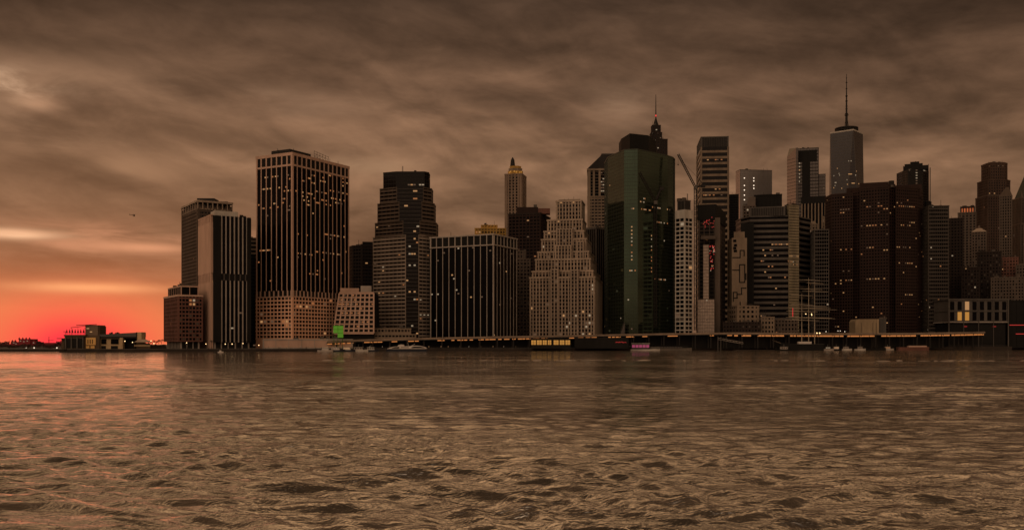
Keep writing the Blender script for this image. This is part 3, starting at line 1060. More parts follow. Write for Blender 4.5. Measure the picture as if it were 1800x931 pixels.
# --- green glass tower
D = 1040
pl = plan([(1068, D + 46), (1097, D + 3), (1121, D), (1174, D + 36), (1183, D + 46), (1186.5, D + 58)], 25)
b = Bld('glass_tower', 'green mirrored glass tower with faceted corners and a black rooftop box', pl)
zt = Z(262, D)
b.tier(pl, GZ + 10, zt, core=GLASSG, grid=GREENL, fh=3.9, band=0.10, pb=0.12, bay=1.9, wp=0.16, pp=0.14, corner=0.16, lit=0.002, cap=0.8, ww=0.9,
       rows=[(1100, 1178, 368, 0.35), (1124, 1135, 353, .4), (1098, 1113, 529, 0.55), (1100, 1118, 475, .3), (1148, 1175, 491, .35), (1150, 1175, 393, .3)] +
            [(1110, 1112.5, y, 1.0) for y in (399, 407, 415, 422, 430, 445, 453, 460)] + [(1144, 1146.5, y, 1.0) for y in (416, 424, 432, 438, 454, 462, 470, 478)])
b.tier(outset(pl, -2), GZ, GZ + 10, core=BLACK, grid=DARK, band=0, bay=6, wp=0.7, cap=0, corename='lobby', lit=.05)
pm = [(1092, D + 40), (1107, D + 12), (1140, D + 22), (1153, D + 52)]
b.block(plan(pm, 12), zt, Z(239, D + 25), BLACK, 'plant_room')
for px in (1122, 1127):
    x_, y_ = P(px, D + 35)
    b.mb('roof_vent', DARK).box((x_, y_, Z(239, D + 25)), (2.4, 2.4, 2))
b.done()
# sloped atrium at its foot
b = Bld('atrium', 'sloping glazed atrium roof at the foot of the green glass tower', front(1083, 1098, 1020, 12), cat='atrium')
x0, y0 = P(1083, 1020); x1, _ = P(1098, 1020)
m = b.mb('glass_roof', GLASSM)
m.poly([(x0, 1020, GZ + 1), (x1, 1020, GZ + 1), (x1, 1020, Z(566, 1020))])
m.poly([(x0, 1034, GZ + 1), (x1, 1034, Z(566, 1020)), (x1, 1034, GZ + 1)])
m.poly([(x0, 1020, GZ + 1), (x1, 1020, Z(566, 1020)), (x1, 1034, Z(566, 1020)), (x0, 1034, GZ + 1)])
for k in range(6):
    f = k / 5
    b.mb('rafter', GREY).tube((x0 + (x1 - x0) * f, 1019.9, GZ), (x0 + (x1 - x0) * f, 1019.9, GZ + 1.2 + (Z(566, 1020) - GZ - 1) * f), 0.12)
b.done()

# --- spired tower behind
D = 1420
cx, cy = P(1157, D + 18)
sc = D / F
sq = lambda h, c=(0, 0): [(cx + c[0] - h, cy - h), (cx + c[0] + h, cy - h), (cx + c[0] + h, cy + h), (cx + c[0] - h, cy + h)]
b = Bld('spired_tower', 'old brick skyscraper with lantern, pointed crown and needle spire above the green tower', sq(15 * sc))
b.tier(sq(14 * sc), GZ, Z(243, D), core=GLASSB, grid=BRICKD, fh=4, band=0.35, bay=4, wp=1.6, lit=0.06, cap=1.4, pal=(2, 3))
cx -= 4.2 * sc
b.tier(sq(9.2 * sc), Z(243, D), Z(230, D), core=GLASSB, grid=BRICKD, fh=4, band=0.3, bay=4, wp=1.6, lit=0.3, cap=1.2, pal=(2, 3))
b.tier(sq(7.2 * sc), Z(230, D), Z(217, D), core=GLASSB, grid=BRICKD, fh=5, band=0.3, bay=4, wp=1.5, lit=0.25, cap=1.0, pal=(2, 3))
b.mb('spire_roof', DARK).frustum(ngon(cx, cy, 5.4 * sc, 8), Z(217, D), ngon(cx, cy, 1.2 * sc, 8), Z(203, D))
b.mb('needle', DARK).tube((cx, cy, Z(203, D)), (cx, cy, Z(161, D)), 0.9, 0.35, 6)
mb_ = b.mb('beacon', REDL); mb_.tube((cx, cy, Z(200, D)), (cx, cy, Z(197, D)), 1.0, 0.95, 6)
for sx in (-1, 1):
    for q in range(3):
        b.mb('finial', BRICKD).frustum(ngon(cx + sx * (6 + 2.5 * q) * sc, cy - 8, 1.1 * sc, 6), Z(232 + 6 * q, D), ngon(cx + sx * (6 + 2.5 * q) * sc, cy - 8, 0.2 * sc, 6), Z(224 + 7 * q, D))
b.done()

# --- white banded slim tower
D = 1050
pl = rect(1187.5, 1203.5, 1217, D, 40)
b = Bld('banded_tower', 'slim white-framed tower with wide dark windows next to the green glass tower', pl)
zt = Z(368, D)
b.tier(pl, GZ, Z(383, D), core=GLASS, grid=OFFW, fh=4.6, band=0.30, pb=0.5, bay=5.2, wp=0.7, pp=0.52, corner=0.9, lit=0.02, cap=0, win=GLASS)
b.block(outset(pl, 0.5), Z(383, D), zt, OFFW, 'parapet')
b.tier(outset(pl, -1.5), zt, Z(351, D), core=BLACK, grid=GREY, band=0, bay=1.8, wp=0.4, pp=0.3, corner=0.5, cap=0.8, corename='plant_room', gridname='louvres')
b.done()

# --- tall banded slab
D = 1500
pl = rect(1225, 1271, 1280.5, D, 84)
b = Bld('slab_tower', 'tall slab tower of pale horizontal bands with dark louvred top behind the crane', pl)
zt = Z(257, D)
b.tier(pl, GZ, Z(274, D), core=GLASSB, grid=STONE2, fh=8.6, band=0.40, pb=0.6, bay=60, wp=0, pp=0.9, corner=1.6, lit=0.0, cap=0, ns=14,
       rows=[(1226, 1270, 279, 0.45), (1226, 1270, 284, 0.3), (1226, 1270, 330, .35), (1226, 1270, 347, .3), (1240, 1270, 337, .2)], pal=(0, 1, 3))
b.tier(pl, Z(274, D), zt, core=DARK, grid=GREY, band=0, bay=2.5, wp=0.4, pp=0.3, corner=1.6, cap=1.2, capm=GREY, corename='louvred_top')
b.block(outset(pl, 0.75), Z(326, D), Z(322.5, D), BLACK, 'plant_floor')
b.done()

# --- tower under construction
D = 1085
pl = rect(1228, 1257, 1274, D, 70)
b = Bld('unfinished_tower', 'unfinished concrete tower wrapped in netting, pale cladding on its lower floors', pl)
b.tier(pl, GZ, Z(372, D), core=BLACK, grid=GRAN, fh=4.2, band=0.16, pb=0.5, bay=6, wp=0.9, pp=0.6, corner=1.4, lit=0.03, cap=0, pal=(3, 1))
b.block(outset(pl, 1.2), Z(386, D), Z(359, D), BLACK, 'netting')
pal_ = mat('pale_cladding', (0.36, 0.28, 0.23), rough=0.5, noise=0.35, scale=0.4, streak=False)
q = front(1226, 1256, D - 14, 13)
b.tier(q, GZ, Z(526, D - 14), core=pal_, grid=GRAN, fh=3.6, band=0.1, pb=0.1, bay=1.8, wp=0.22, pp=0.15, corner=0.3, lit=0.03, pal=(2, 3), corename='cladding', cap=0.3)
q = front(1236, 1246, D - 12, 12)
b.tier(q, Z(526, D - 12), Z(430, D - 12), core=pal_, grid=GRAN, fh=3.6, band=0.12, pb=0.1, bay=1.8, wp=0.2, pp=0.15, corner=0.3, lit=0.0, corename='cladding', cap=0.3)
x0, y0 = P(1251, D - 12)
b.block(front(1232, 1258, D - 10, 9), Z(422, D), Z(416, D), GRAN, 'concrete_deck')
for k in range(34):
    px = 1246 + 9 * b.r.random(); py = 432 + 44 * b.r.random() ** 1.4
    x_, y_ = P(px, D - 8)
    b.win.append((LITRED if b.r.random() < .75 else LIT[2], x_, D - 11.5, Z(py, D - 8), 0.9, 0.9, 0, D, None))
for k in range(18):
    px = 1236 + 20 * b.r.random(); py = 380 + 20 * b.r.random()
    x_, y_ = P(px, D - 2)
    b.win.append((LITRED, x_, D - 2.5, Z(py, D - 2), 0.8, 0.7, 0, D, None))
for k in range(4):
    x_, y_ = P(1247 + 3 * k, D - 11)
    b.mb('hoist_mast', DARK).tube((x_, y_, GZ), (x_, y_, Z(428, D)), 0.25)
for j in range(24):
    x0_, y_ = P(1247, D - 11); x1_, _ = P(1256, D - 11)
    zq = GZ + j * (Z(428, D) - GZ) / 24
    b.mb('hoist_mast', DARK).tube((x0_, y_, zq), (x1_, y_, zq), 0.2)
q = front(1257, 1266, D - 8, 8)
b.block(q, GZ, Z(384, D), GRAN, 'lift_shaft')
b.done()

# ---- tower cranes
def crane(label, px, D, ybase, ypivot, tip, cj, thick=1.0):
    x0, y0 = P(px, D)
    t = thing('tower_crane', label, 'crane', (x0, y0, Z(ybase, D)), 'luffing tower cranes')
    zb, zp = Z(ybase, D), Z(ypivot, D)
    def lattice(a, c, wd, r, n):
        m = MB()
        a, c = Vector(a), Vector(c); d = (c - a).normalized()
        s1 = d.cross(Vector((0, 1, 0))).normalized() if abs(d.y) < .9 else Vector((1, 0, 0))
        s2 = d.cross(s1).normalized()
        cs = [s1 * wd + s2 * wd, -s1 * wd + s2 * wd, -s1 * wd - s2 * wd, s1 * wd - s2 * wd]
        for q in cs:
            m.tube(a + q, c + q, r, n=4)
        for k in range(n):
            p0 = a.lerp(c, k / n); p1 = a.lerp(c, (k + 1) / n)
            for i in range(4):
                m.tube(p0 + cs[i], p1 + cs[(i + 1) % 4], r * 0.6, n=4)
                m.tube(p0 + cs[i], p0 + cs[(i + 1) % 4], r * 0.6, n=4)
        return m
    part(lattice((x0, y0, zb), (x0, y0, zp), 1.1 * thick, 0.24, 26), 'mast', DARK, t)
    tx, _ = P(tip[0], D); cxx, _ = P(cj[0], D)
    part(lattice((x0, y0, zp + 1), (tx, y0, Z(tip[1], D)), 0.95 * thick, 0.22, 18), 'jib', DARK, t)
    m = MB(); m.tube((x0, y0, zp), (cxx, y0, Z(cj[1], D)), 1.0 * thick, n=4); m.box((cxx, y0, Z(cj[1], D) - 2.6), (4.4, 2.6, 3.2)); part(m, 'counter_jib', DARK, t)
    m = MB(); m.box((x0, y0 - 1.5, zp - 2), (3.4, 3.4, 3.6)); cab = part(m, 'cab', GREY, t)
    ax, az_ = x0 + (cxx - x0) * 0.55, zp + 9
    m = MB(); m.tube((x0, y0, zp), (ax, y0, az_), 0.4, n=4); m.tube((cxx, y0, Z(cj[1], D)), (ax, y0, az_), 0.3, n=4); part(m, 'mast_head', DARK, t)
    m = MB(); m.tube((ax, y0, az_), Vector((x0, y0, zp)).lerp(Vector((tx, y0, Z(tip[1], D))), 0.8), 0.13, n=4)
    m.tube((tx, y0, Z(tip[1], D)), (tx, y0, Z(tip[1] + 18, D)), 0.12, n=4); m.box((tx, y0, Z(tip[1] + 19.5, D)), (1.0, 1.0, 1.2)); part(m, 'cable', BLACK, t)
    return t


crane('luffing tower crane with steep jib against the sky, beside the banded slab tower', 1222, 1070, 580, 330, (1192, 271), (1236, 325))
crane('dark tower crane silhouetted in front of the green glass tower', 1152, 1025, 575, 356, (1124, 303), (1163, 330), 1.15)

# --- thin dark tower
D = 1600
pl = front(1280, 1298, D, 30)
b = Bld('dark_tower', 'thin black tower between the banded slab and the pale sky-reflecting glass slab', pl)
b.tier(pl, GZ, Z(342, D), core=GLASS, grid=BLACK, fh=4, band=0.3, bay=4, wp=0.3, lit=0.03, cap=1)
b.done()

# --- pale reflective slab
D = 1900
pl = rect(1293.5, 1301, 1357, D, 8)
b = Bld('glass_tower', 'smooth pale glass slab reflecting the sky, with two columns of lit windows', pl)
b.tier(pl, GZ, Z(298, D), core=mat('pale_glass', (0.21, 0.19, 0.18), rough=0.25, spec=0.5, metal=0.4, noise=0.12, scale=0.02), grid=GREY, fh=4.2, band=0.06, pb=0.1, bay=9, wp=0.15, pp=0.12, corner=0.3, cap=0.8, lit=0.0)
e = Vector(pl[1]) - Vector(pl[0]); an = math.atan2(e.y, e.x)
for px, py in ((1308.5, 313), (1308.5, 326), (1308.5, 334), (1308.5, 343), (1308.5, 351), (1325, 313), (1325, 318), (1325, 326), (1325, 331)):
    t_ = (px - CX) / F
    k = (t_ * pl[0][1] - pl[0][0]) / (math.cos(an) - t_ * math.sin(an))
    q = Vector(pl[0]) + e.normalized() * k
    b.win.append((LAMPW, q.x, q.y - 0.2, Z(py, q.y), 1.9, 1.9, an, q.y, None))
b.done()

# --- pale building with inlaid key pattern
D = 1090
pl = front(1286.5, 1313, D, 22, 0)
b = Bld('patterned_tower', 'narrow pale tower whose blank wall carries a dark angular line pattern', pl)
zt = Z(418, D)
b.block(pl, GZ, zt, STONE2, 'wall')
b.block(front(1290, 1309, D + 3, 16), zt, Z(407, D), STONE2, 'plant_room')
ln = b.mb('inlay', BLACK)
def hl(x0, x1, y):
    a, c = P(x0, D), P(x1, D)
    ln.box(((a[0] + c[0]) / 2, D - 0.1 + 0.0, Z(y, D) - 0.55), (c[0] - a[0] + 1.1, 0.5, 1.1), math.atan2(pl[1][1] - pl[0][1], pl[1][0] - pl[0][0]) * 0)
def vl(x, y0, y1):
    a = P(x, D)
    ln.box((a[0], D - 0.12, Z(max(y0, y1), D)), (1.1, 0.5, abs(Z(y0, D) - Z(y1, D))))
for s_ in ((1288, 1301, 452.5), (1301, 1308, 440), (1288, 1300, 474.5), (1300, 1309, 465), (1300, 1309, 496), (1289, 1295, 513.5), (1289, 1296, 523.5), (1296, 1304, 517), (1303, 1311, 506)): hl(*s_)
for s_ in ((1301, 440, 452), (1308, 440, 450), (1300, 465, 496), (1309, 465, 496), (1289, 513, 530), (1295.5, 513, 524), (1303.5, 506, 517), (1311, 480, 492), (1301, 530, 538)): vl(*s_)
for j, y in enumerate((423, 431, 436, 441)):
    b.window(1291.5 + (j % 2) * 1.2, y, D - 0.3, 3.4, 2.6, GLASS)
b.done()
D = 1075
pl = rect(1280, 1296, 1334, D, 10)
b = Bld('low_building', 'cream low building with square windows at the foot of the line-patterned tower', pl, cat='building')
b.tier(pl, GZ, Z(537, D), core=STONE2, grid=STONE2, fh=5.0, band=0.45, pb=0.3, bay=5.5, wp=2.2, pp=0.32, corner=2.4, win=GLASS, cap=1, corename='wall')
b.done()
D = 1060
pl = front(1271, 1337, D, 14)
b = Bld('low_building', 'long low red-brick waterfront building with flat roof beside the cream block', pl, cat='building')
b.tier(pl, GZ, Z(566, D), core=BRICKD, grid=BRICKD, fh=4.2, band=0.5, bay=3.2, wp=1.6, pb=.3, pp=.32, win=GLASS, lit=.02, cap=0.8, corename='wall')
b.done()
D = 1065
pl = front(1338, 1361, D, 14)
b = Bld('low_building', 'small pale stone house with three rows of windows above the elevated road', pl, cat='building')
b.tier(pl, GZ, Z(557, D), core=GRAN, grid=STONE2, fh=4.6, band=0.42, bay=3.3, wp=1.5, pb=.3, pp=.32, win=GLASS, lit=.05, cap=0.9, corename='wall')
b.done()
D = 1068
pl = front(1362, 1402, D, 14)
b = Bld('low_building', 'small dim old house with an orange lit tall window by the ship masts', pl, cat='building')
b.tier(pl, GZ, Z(562, D), core=GRAN, grid=GRAN, fh=4.6, band=0.42, bay=3.3, wp=1.5, pb=.3, pp=.32, win=GLASS, lit=.03, cap=0.9, corename='wall')
b.window(1381.5, 572, D - 2.2, 2.2, 8, LIT[1])
b.done()

# --- banded dark tower with cream rounded corner
D = 1120
pl = plan([(1302, D + 26), (1318, D + 6), (1388, D), (1403, D + 4), (1408, D + 14), (1424, D + 30)], 20)
b = Bld('banded_tower', 'broad dark tower of grey window bands with a cream gridded corner', pl)
zt = Z(379, D)
b.tier(pl, GZ, zt, core=GLASS, grid=GREY, fh=6.4, band=0.45, pb=0.35, bay=70, wp=0, corner=0, lit=0.0, ns=22, cap=1.0, rows=[(1355, 1388, 427, 0.8), (1340, 1390, 445, .15)] +
       [(1335, 1395, y, 0.06) for y in range(440, 560, 9)], pal=(0, 1, 3))
q = plan([(1387, D - 2.2), (1404, D + 2)], 10)
b.tier(q, GZ, Z(361, D), core=GLASSB, grid=mat('cream_grid', (0.24, 0.20, 0.13)), fh=3.2, band=0.42, pb=0.2, bay=1.7, wp=0.5, pp=0.25, corner=0.4, cap=0.6, gridname='cream_corner', rows=[(1386, 1406, 451, .7), (1386, 1406, 458.5, .6), (1386, 1406, 466, .5)])
q = plan([(1302, D + 28), (1303, D + 10), (1326, D + 3.5)], 10)
b.block(front(1302, 1325, D - 1.0, 20), GZ, Z(392, D), BLACK, 'shaded_corner')  # black block painting the shade on the tower's left corner
b.tier(front(1318, 1380, D + 8, 20), zt, Z(365, D + 8), core=DARK, grid=GREY, band=0, bay=2, wp=0.5, pp=0.3, cap=0.8, corename='plant_room', gridname='louvres')
b.block(front(1379, 1403, D + 7, 18), zt, Z(360, D + 7), DARK, 'plant_room')
b.done()
D = 1240
pl = front(1326, 1374, D, 26)
b = Bld('dark_tower', 'plain black box rising above the grey-banded tower', pl)
b.tier(pl, GZ, Z(343, D), core=BLACK, grid=BLACK, fh=4, band=0.3, bay=5, wp=0.3, lit=0.01, cap=1)
b.done()
D = 1230
pl = front(1306, 1328, D, 22)
b = Bld('stone_building', 'tan setback building with slanting top beside the plain black box', pl, cat='building')
b.tier(pl, GZ, Z(362, D), core=GLASSB, grid=GRAN, fh=4, band=0.45, bay=4, wp=1.4, lit=0.03, cap=1, win=GLASS)
p2 = front(1312, 1328, D + 3, 16)
b.mb('sloped_top', GRAN).frustum(p2, Z(362, D), front(1316, 1328, D + 6, 10), Z(345, D))
b.done()

# --- two-part glass tower with angled crown
D = 1800
pl = rect(1383.5, 1399, 1403, D, 25)
b = Bld('glass_tower', 'grey glass tower with slanting top, dark recess and lit columns of windows', pl)
g_ = b.mb('curtain_wall', GLASSM)
def tilt(pl_, z0, zs, m):
    n = len(pl_); k = len(m.v)
    m.v += [(x, y, z0) for x, y in pl_] + [(p[0], p[1], z) for p, z in zip(pl_, zs)]
    for i in range(n):
        j = (i + 1) % n
        m.f.append((k + i, k + j, k + n + j, k + n + i)); m.mi.append(0)
    m.f.append(tuple(k + n + i for i in range(n))); m.mi.append(0)
tilt(pl, GZ, [Z(260, D), Z(259, D), Z(268, D + 60), Z(272, D)], g_)
for j in range(60):
    zf = GZ + j * 6.2
    if zf < Z(276, D): b.mb('floor_line', GREY).prism(outset(pl, 0.15), zf, zf + 0.8)
q = front(1402, 1439, D + 12, 40)
b.tier(q, GZ, Z(259, D), core=GLASSM, grid=DARK, fh=6.2, band=0.25, bay=5, wp=0.3, pp=.2, corner=0.8, cap=1.0, lit=0.0, capm=GREY)
b.block(front(1410, 1424, D + 8, 4), GZ, Z(282, D), BLACK, 'recess')
b.block(front(1402.5, 1436, D + 10.5, 2), Z(283, D), Z(263, D), BLACK, 'recess')
for px, ys in ((1405.5, (287, 293, 299, 306, 312, 319)), (1429, (287, 293, 299, 306, 312, 319, 326, 331, 337, 341, 345))):
    for y in ys:
        x_, y_ = P(px, D + 11)
        b.win.append((LIT[b.r.choice((0, 2))], x_, y_ - 0.3, Z(y, D + 11), 2.6, 2.0, 0, D, None))
q = front(1439, 1451, D + 20, 40)
b.tier(q, GZ, Z(303, D), core=GLASSM, grid=GREY, fh=6.2, band=0.2, bay=5, wp=0.3, pp=.2, corner=0.6, cap=0.8, lit=0.05)
for px in (1409, 1418):
    x_, y_ = P(px, D + 25)
    b.mb('roof_crane', BLACK).tube((x_, y_, Z(259, D)), (x_ + 2, y_, Z(254.5, D)), 0.8); b.mb('roof_crane', BLACK).tube((x_ + 2, y_, Z(254.5, D)), (x_ + 6, y_, Z(255.5, D)), 0.5)
b.done()

D = 1400
pl = front(1409, 1451, D, 30)
b = Bld('dark_tower', 'black-topped block with pale upright stripes below the slanting grey glass tower', pl)
b.tier(pl, GZ, Z(358, D), core=GLASS, grid=STONE2, band=0, bay=4.5, wp=1.6, pp=.6, fh=4, cap=0, lit=.01)
b.block(outset(pl, 0.8), Z(358, D), Z(346, D), BLACK, 'attic')
b.done()

D = 1160
pl = rect(1423, 1447, 1457, D, 80)
b = Bld('glass_tower', 'dim mid-rise glass block of fine grid beside the brown window-lit slab', pl)
b.tier(pl, GZ, Z(411, D), core=GLASS, grid=GREY, fh=4.2, band=0.2, bay=2.6, wp=0.3, pp=0.25, corner=0.5, lit=0.012, cap=0.8)
b.done()
D = 1250
pl = front(1422, 1438, D, 20)
b = Bld('stone_building', 'small tan old building with orange-lit top behind the fine-grid glass block', pl, cat='building')
b.tier(pl, GZ, Z(394, D), core=GLASSB, grid=STONE2, fh=4, band=0.45, bay=3.6, wp=1.5, win=GLASS, lit=.1, cap=1.2, pal=(1, 3))
b.mb('roof', STONE2).frustum(front(1424, 1435, D + 3, 12), Z(394, D), front(1426, 1433, D + 5, 6), Z(388, D))
b.done()
D = 1270
pl = front(1445, 1463, D, 24)
b = Bld('stone_building', 'tan old tower with round-headed top openings at the edge of the brown slab', pl, cat='building')
b.tier(pl, GZ, Z(381, D), core=GLASSB, grid=STONE2, fh=4, band=0.42, bay=3.4, wp=1.5, win=GLASS, lit=.02, cap=1.6)
b.done()

# --- tallest tower: tapering with triangular facets, ring and mast
D = 2100
sc = D / F
cx, cy = P(1488, D + 32)
R0 = 29.5 * sc * 1.30
rot0 = math.radians(-45 - 6)
bot = [(cx + R0 * math.cos(rot0 + k * math.pi / 2), cy + R0 * math.sin(rot0 + k * math.pi / 2)) for k in range(4)]
R1 = 29 * sc * 1.02
rot1 = rot0 - math.radians(35)
top = [(cx + R1 * math.cos(rot1 + math.pi / 4 * 0 + k * math.pi / 2), cy + R1 * math.sin(rot1 + k * math.pi / 2)) for k in range(4)]
b = Bld('supertall_tower', 'tallest glass tower with tapering triangular facets, roof ring and tall mast', bot)
zt = Z(228, D)
m = b.mb('curtain_wall', GLASSS)
k0 = len(m.v)
m.v += [(x, y, GZ) for x, y in bot] + [(x, y, zt) for x, y in top]
for i in range(4):
    j = (i + 1) % 4
    m.f.append((k0 + i, k0 + j, k0 + 4 + j)); m.mi.append(0)
    m.f.append((k0 + i, k0 + 4 + j, k0 + 4 + i)); m.mi.append(0)
m.f.append(tuple(k0 + 4 + i for i in range(4))); m.mi.append(0)
# edge mullions along the facet creases
for i in range(4):
    for a, c in (((*bot[i], GZ), (*top[i], zt)), ((*bot[i], GZ), (*top[(i + 1) % 4], zt))):
        b.mb('crease_trim', GLASSM).tube(a, c, 0.45, n=4)
b.block(outset(top, 0.4), zt - 2.5, zt + 0.6, OFFW, 'parapet')
for j in range(70):
    f = (j + 1) / 72
    zf = GZ + (zt - GZ) * f
    ring = []
    for i in range(4):
        a = Vector((*bot[i], GZ)); t0 = Vector((*top[i], zt)); t1 = Vector((*top[(i + 1) % 4], zt))
        ring.append(tuple(a.lerp(t0, f).xy)); ring.append(tuple(a.lerp(t1, f).xy))
    b.mb('floor_line', GREY).prism(outset(ring, 0.12), zf, zf + 0.7)
rg = b.mb('roof_ring', DARK)
for z in (Z(229, D), Z(225, D), Z(221.5, D)):
    rg.frustum(ngon(cx, cy, 20 * sc, 24), z, ngon(cx, cy, 20 * sc, 24), z + 2.2)
for p_ in ngon(cx, cy, 20 * sc - 0.5, 24):
    rg.tube((*p_, zt), (*p_, Z(220, D)), 0.5, n=4)
mm = b.mb('mast', DARK)
mm.tube((cx, cy, zt), (cx, cy, Z(196, D)), 3.0, 2.6, 8); mm.tube((cx, cy, Z(196, D)), (cx, cy, Z(160, D)), 2.0, 1.5, 8); mm.tube((cx, cy, Z(160, D)), (cx, cy, Z(123, D)), 1.3, 0.5, 8)
for y, r_ in ((197, 4.2), (194.5, 3.4), (186, 2.4), (181, 2.2), (172, 2.6), (163, 2.6), (150, 1.8), (139, 1.8), (131, 1.3)):
    mm.tube((cx, cy, Z(y, D)), (cx, cy, Z(y - 1.1, D)), r_ * sc * 0.85, n=10)
for k in range(4):
    t_ = k * math.pi / 2 + 0.5
    b.mb('stay_cable', DARK).tube((cx + 8 * sc * math.cos(t_), cy + 8 * sc * math.sin(t_), zt), (cx, cy, Z(196, D)), 0.3, n=4)
rs2 = random.Random(4)
def wtc_y(px, py):
    return min(bot[3][1], D) - 0
for (px, py, w) in ((1495, 306, 10), (1470, 321, 7), (1500, 322, 8), (1466, 309, 2), (1475, 305, 2), (1476, 308, 2), (1490, 324, 3), (1509, 323, 3), (1505, 301, 2), (1472, 296, 2),
                    (1492, 283, 2), (1496, 283, 2), (1504, 308, 2), (1466, 330, 3), (1480, 331, 3), (1489, 316, 2), (1468, 326, 2)):
    # stand on the facet: march along the line of sight to the hull
    dirv = Vector(((px - CX) / F, 1, (HY - py) / F))
    best = None
    from mathutils.geometry import intersect_ray_tri
    vv = [Vector(q) for q in m.v[k0:k0 + 8]]
    for i in range(4):
        j = (i + 1) % 4
        for tri in ((vv[i], vv[j], vv[4 + j]), (vv[i], vv[4 + j], vv[4 + i])):
            h = intersect_ray_tri(tri[0], tri[1], tri[2], dirv, Vector((0, 0, CH)), True)
            if h is not None and (best is None or h.y < best.y): best = h
    if best is None: continue
    b.win.append((LIT[rs2.choice((0, 2, 2))], best.x, best.y - 0.3, best.z, w * sc * 0.8, 2.0, 0.0, D, None))
b.done()

# --- brown brick slab with lit rows
D = 1150
rows = [(1513, 1560, 396, .85), (1580, 1610, 394, .8), (1575, 1612, 363, .6), (1513, 1560, 365, .45), (1570, 1575, 363, .9), (1475, 1495, 367, .6), (1475, 1495, 373, .5),
        (1477, 1500, 438, .75), (1515, 1535, 437, .7), (1575, 1605, 434, .6), (1545, 1560, 441, .6), (1480, 1500, 477, .5), (1520, 1556, 491, .6), (1475, 1498, 493, .6), (1478, 1496, 500, .6),
        (1575, 1608, 465, .5), (1590, 1604, 520, .8), (1512, 1560, 356, .2), (1575, 1612, 355, .25), (1580, 1605, 533, .4), (1475, 1500, 545, .3)]
zt = Z(330, D + 14)
pl = plan([(1499, D + 30), (1511, D + 24), (1512, D + 16), (1562, D), (1563, D + 10), (1574, D + 12), (1575, D + 3), (1612, D + 14), (1622, D + 30)], 22)
pl_b = plan([(1462, D + 34), (1499, D + 22)], 24)
b = Bld('brick_tower', 'huge brown brick slab with scattered rows of orange lit windows', pl)
for q, zq in ((pl, zt), (pl_b, Z(340, D + 26))):
    b.tier(q, GZ, zq, core=GLASS, grid=BRICK, fh=3.75, band=0.48, pb=0.35, bay=3.1, wp=1.3, pp=0.37, corner=0.8, lit=0.018, rows=rows, cap=1.5, pal=(0, 0, 1, 3), ww=0.95)
for xl, xr, y, dd in ((1488, 1511, 331, 30), (1511, 1562, 322, 18), (1562, 1574, 324, 22), (1574, 1620, 326, 24)):
    b.block(front(xl, xr, D + dd + 6, 20), Z(342, D), Z(y, D + dd + 6), BRICK, 'attic')
b.mb('water_tank', DARK).prism(ngon(*P(1567, D + 30), 3.2, 12), zt, Z(318, D + 30))
b.done()

# --- tower with ragged unfinished crown behind
D = 1500
pl = plan([(1587, D + 12), (1596, D), (1622, D), (1632.5, D + 12)], 24)
b = Bld('unfinished_tower', 'dark round-cornered tower with ragged crown under construction, behind the brown brick slab', pl)
b.tier(pl, GZ, Z(298, D), core=GLASSB, grid=DARK, fh=4, band=0.2, bay=4, wp=0.3, pp=.2, lit=0.01, cap=0, rows=[(1610, 1612.5, y, 1) for y in range(298, 330, 4)] + [(1590, 1630, 300, .25)], pal=(2, 3))
for (a0, a1, y) in ((1588, 1632, 291), (1590, 1622, 287), (1600, 1616, 283)):
    b.block(front(a0, a1, D + 8, 16), Z(298, D), Z(y, D), BLACK, 'netting')
for k in range(12):
    x_, y_ = P(1588 + 4 * k, D + 7)
    b.mb('scaffold_pole', BLACK).tube((x_, y_, Z(300, D)), (x_, y_, Z(287 + 5 * b.r.random(), D)), 0.35, n=4)
x_, y_ = P(1604, D + 12)
b.mb('roof_crane', DARK).tube((x_, y_, Z(287, D)), (x_ + 5, y_, Z(281, D)), 0.5, n=4)
x_, _ = P(1636, D + 10)
b.mb('hoist_mast', GREY).tube((x_, y_, GZ), (x_, y_, Z(292, D)), 0.7, n=4)
b.done()

# --- fine grid tower
D = 1180
pl = rect(1620, 1655.5, 1668, D, 86)
b = Bld('banded_tower', 'dim office tower of thin pale floor lines with a rooftop water tank', pl)
zt = Z(366, D)
b.tier(pl, GZ, zt, core=GLASS, grid=mat('dull_grid', (0.048, 0.039, 0.032)), fh=4.4, band=0.42, pb=0.3, bay=2.2, wp=0.35, pp=0.32, corner=0.9, lit=0.006, cap=1.2, pal=(1, 2), rows=[(1630, 1640, 438, .2), (1630, 1640, 453, .3)])
cx, cy = P(1631, D + 14)
b.mb('water_tank', BLACK).prism(ngon(cx, cy, 4.2, 12), zt, Z(355, D + 14)); b.mb('water_tank', BLACK).frustum(ngon(cx, cy, 4.4, 12), Z(355, D + 14), ngon(cx, cy, .3, 12), Z(352, D + 14))
b.block(front(1640, 1662, D + 12, 12), zt, Z(362, D + 12), DARK, 'plant_room')
b.done()

D = 1260
pl = front(1666, 1693, D, 26)
b = Bld('dark_tower', 'plain black tower next to the old tower with an orange-lit crown', pl)
b.tier(pl, GZ, Z(384, D), core=GLASS, grid=BRICKD, fh=4, band=0.45, bay=3.6, wp=1.4, lit=0.02, cap=1, pal=(2, 3))
b.done()

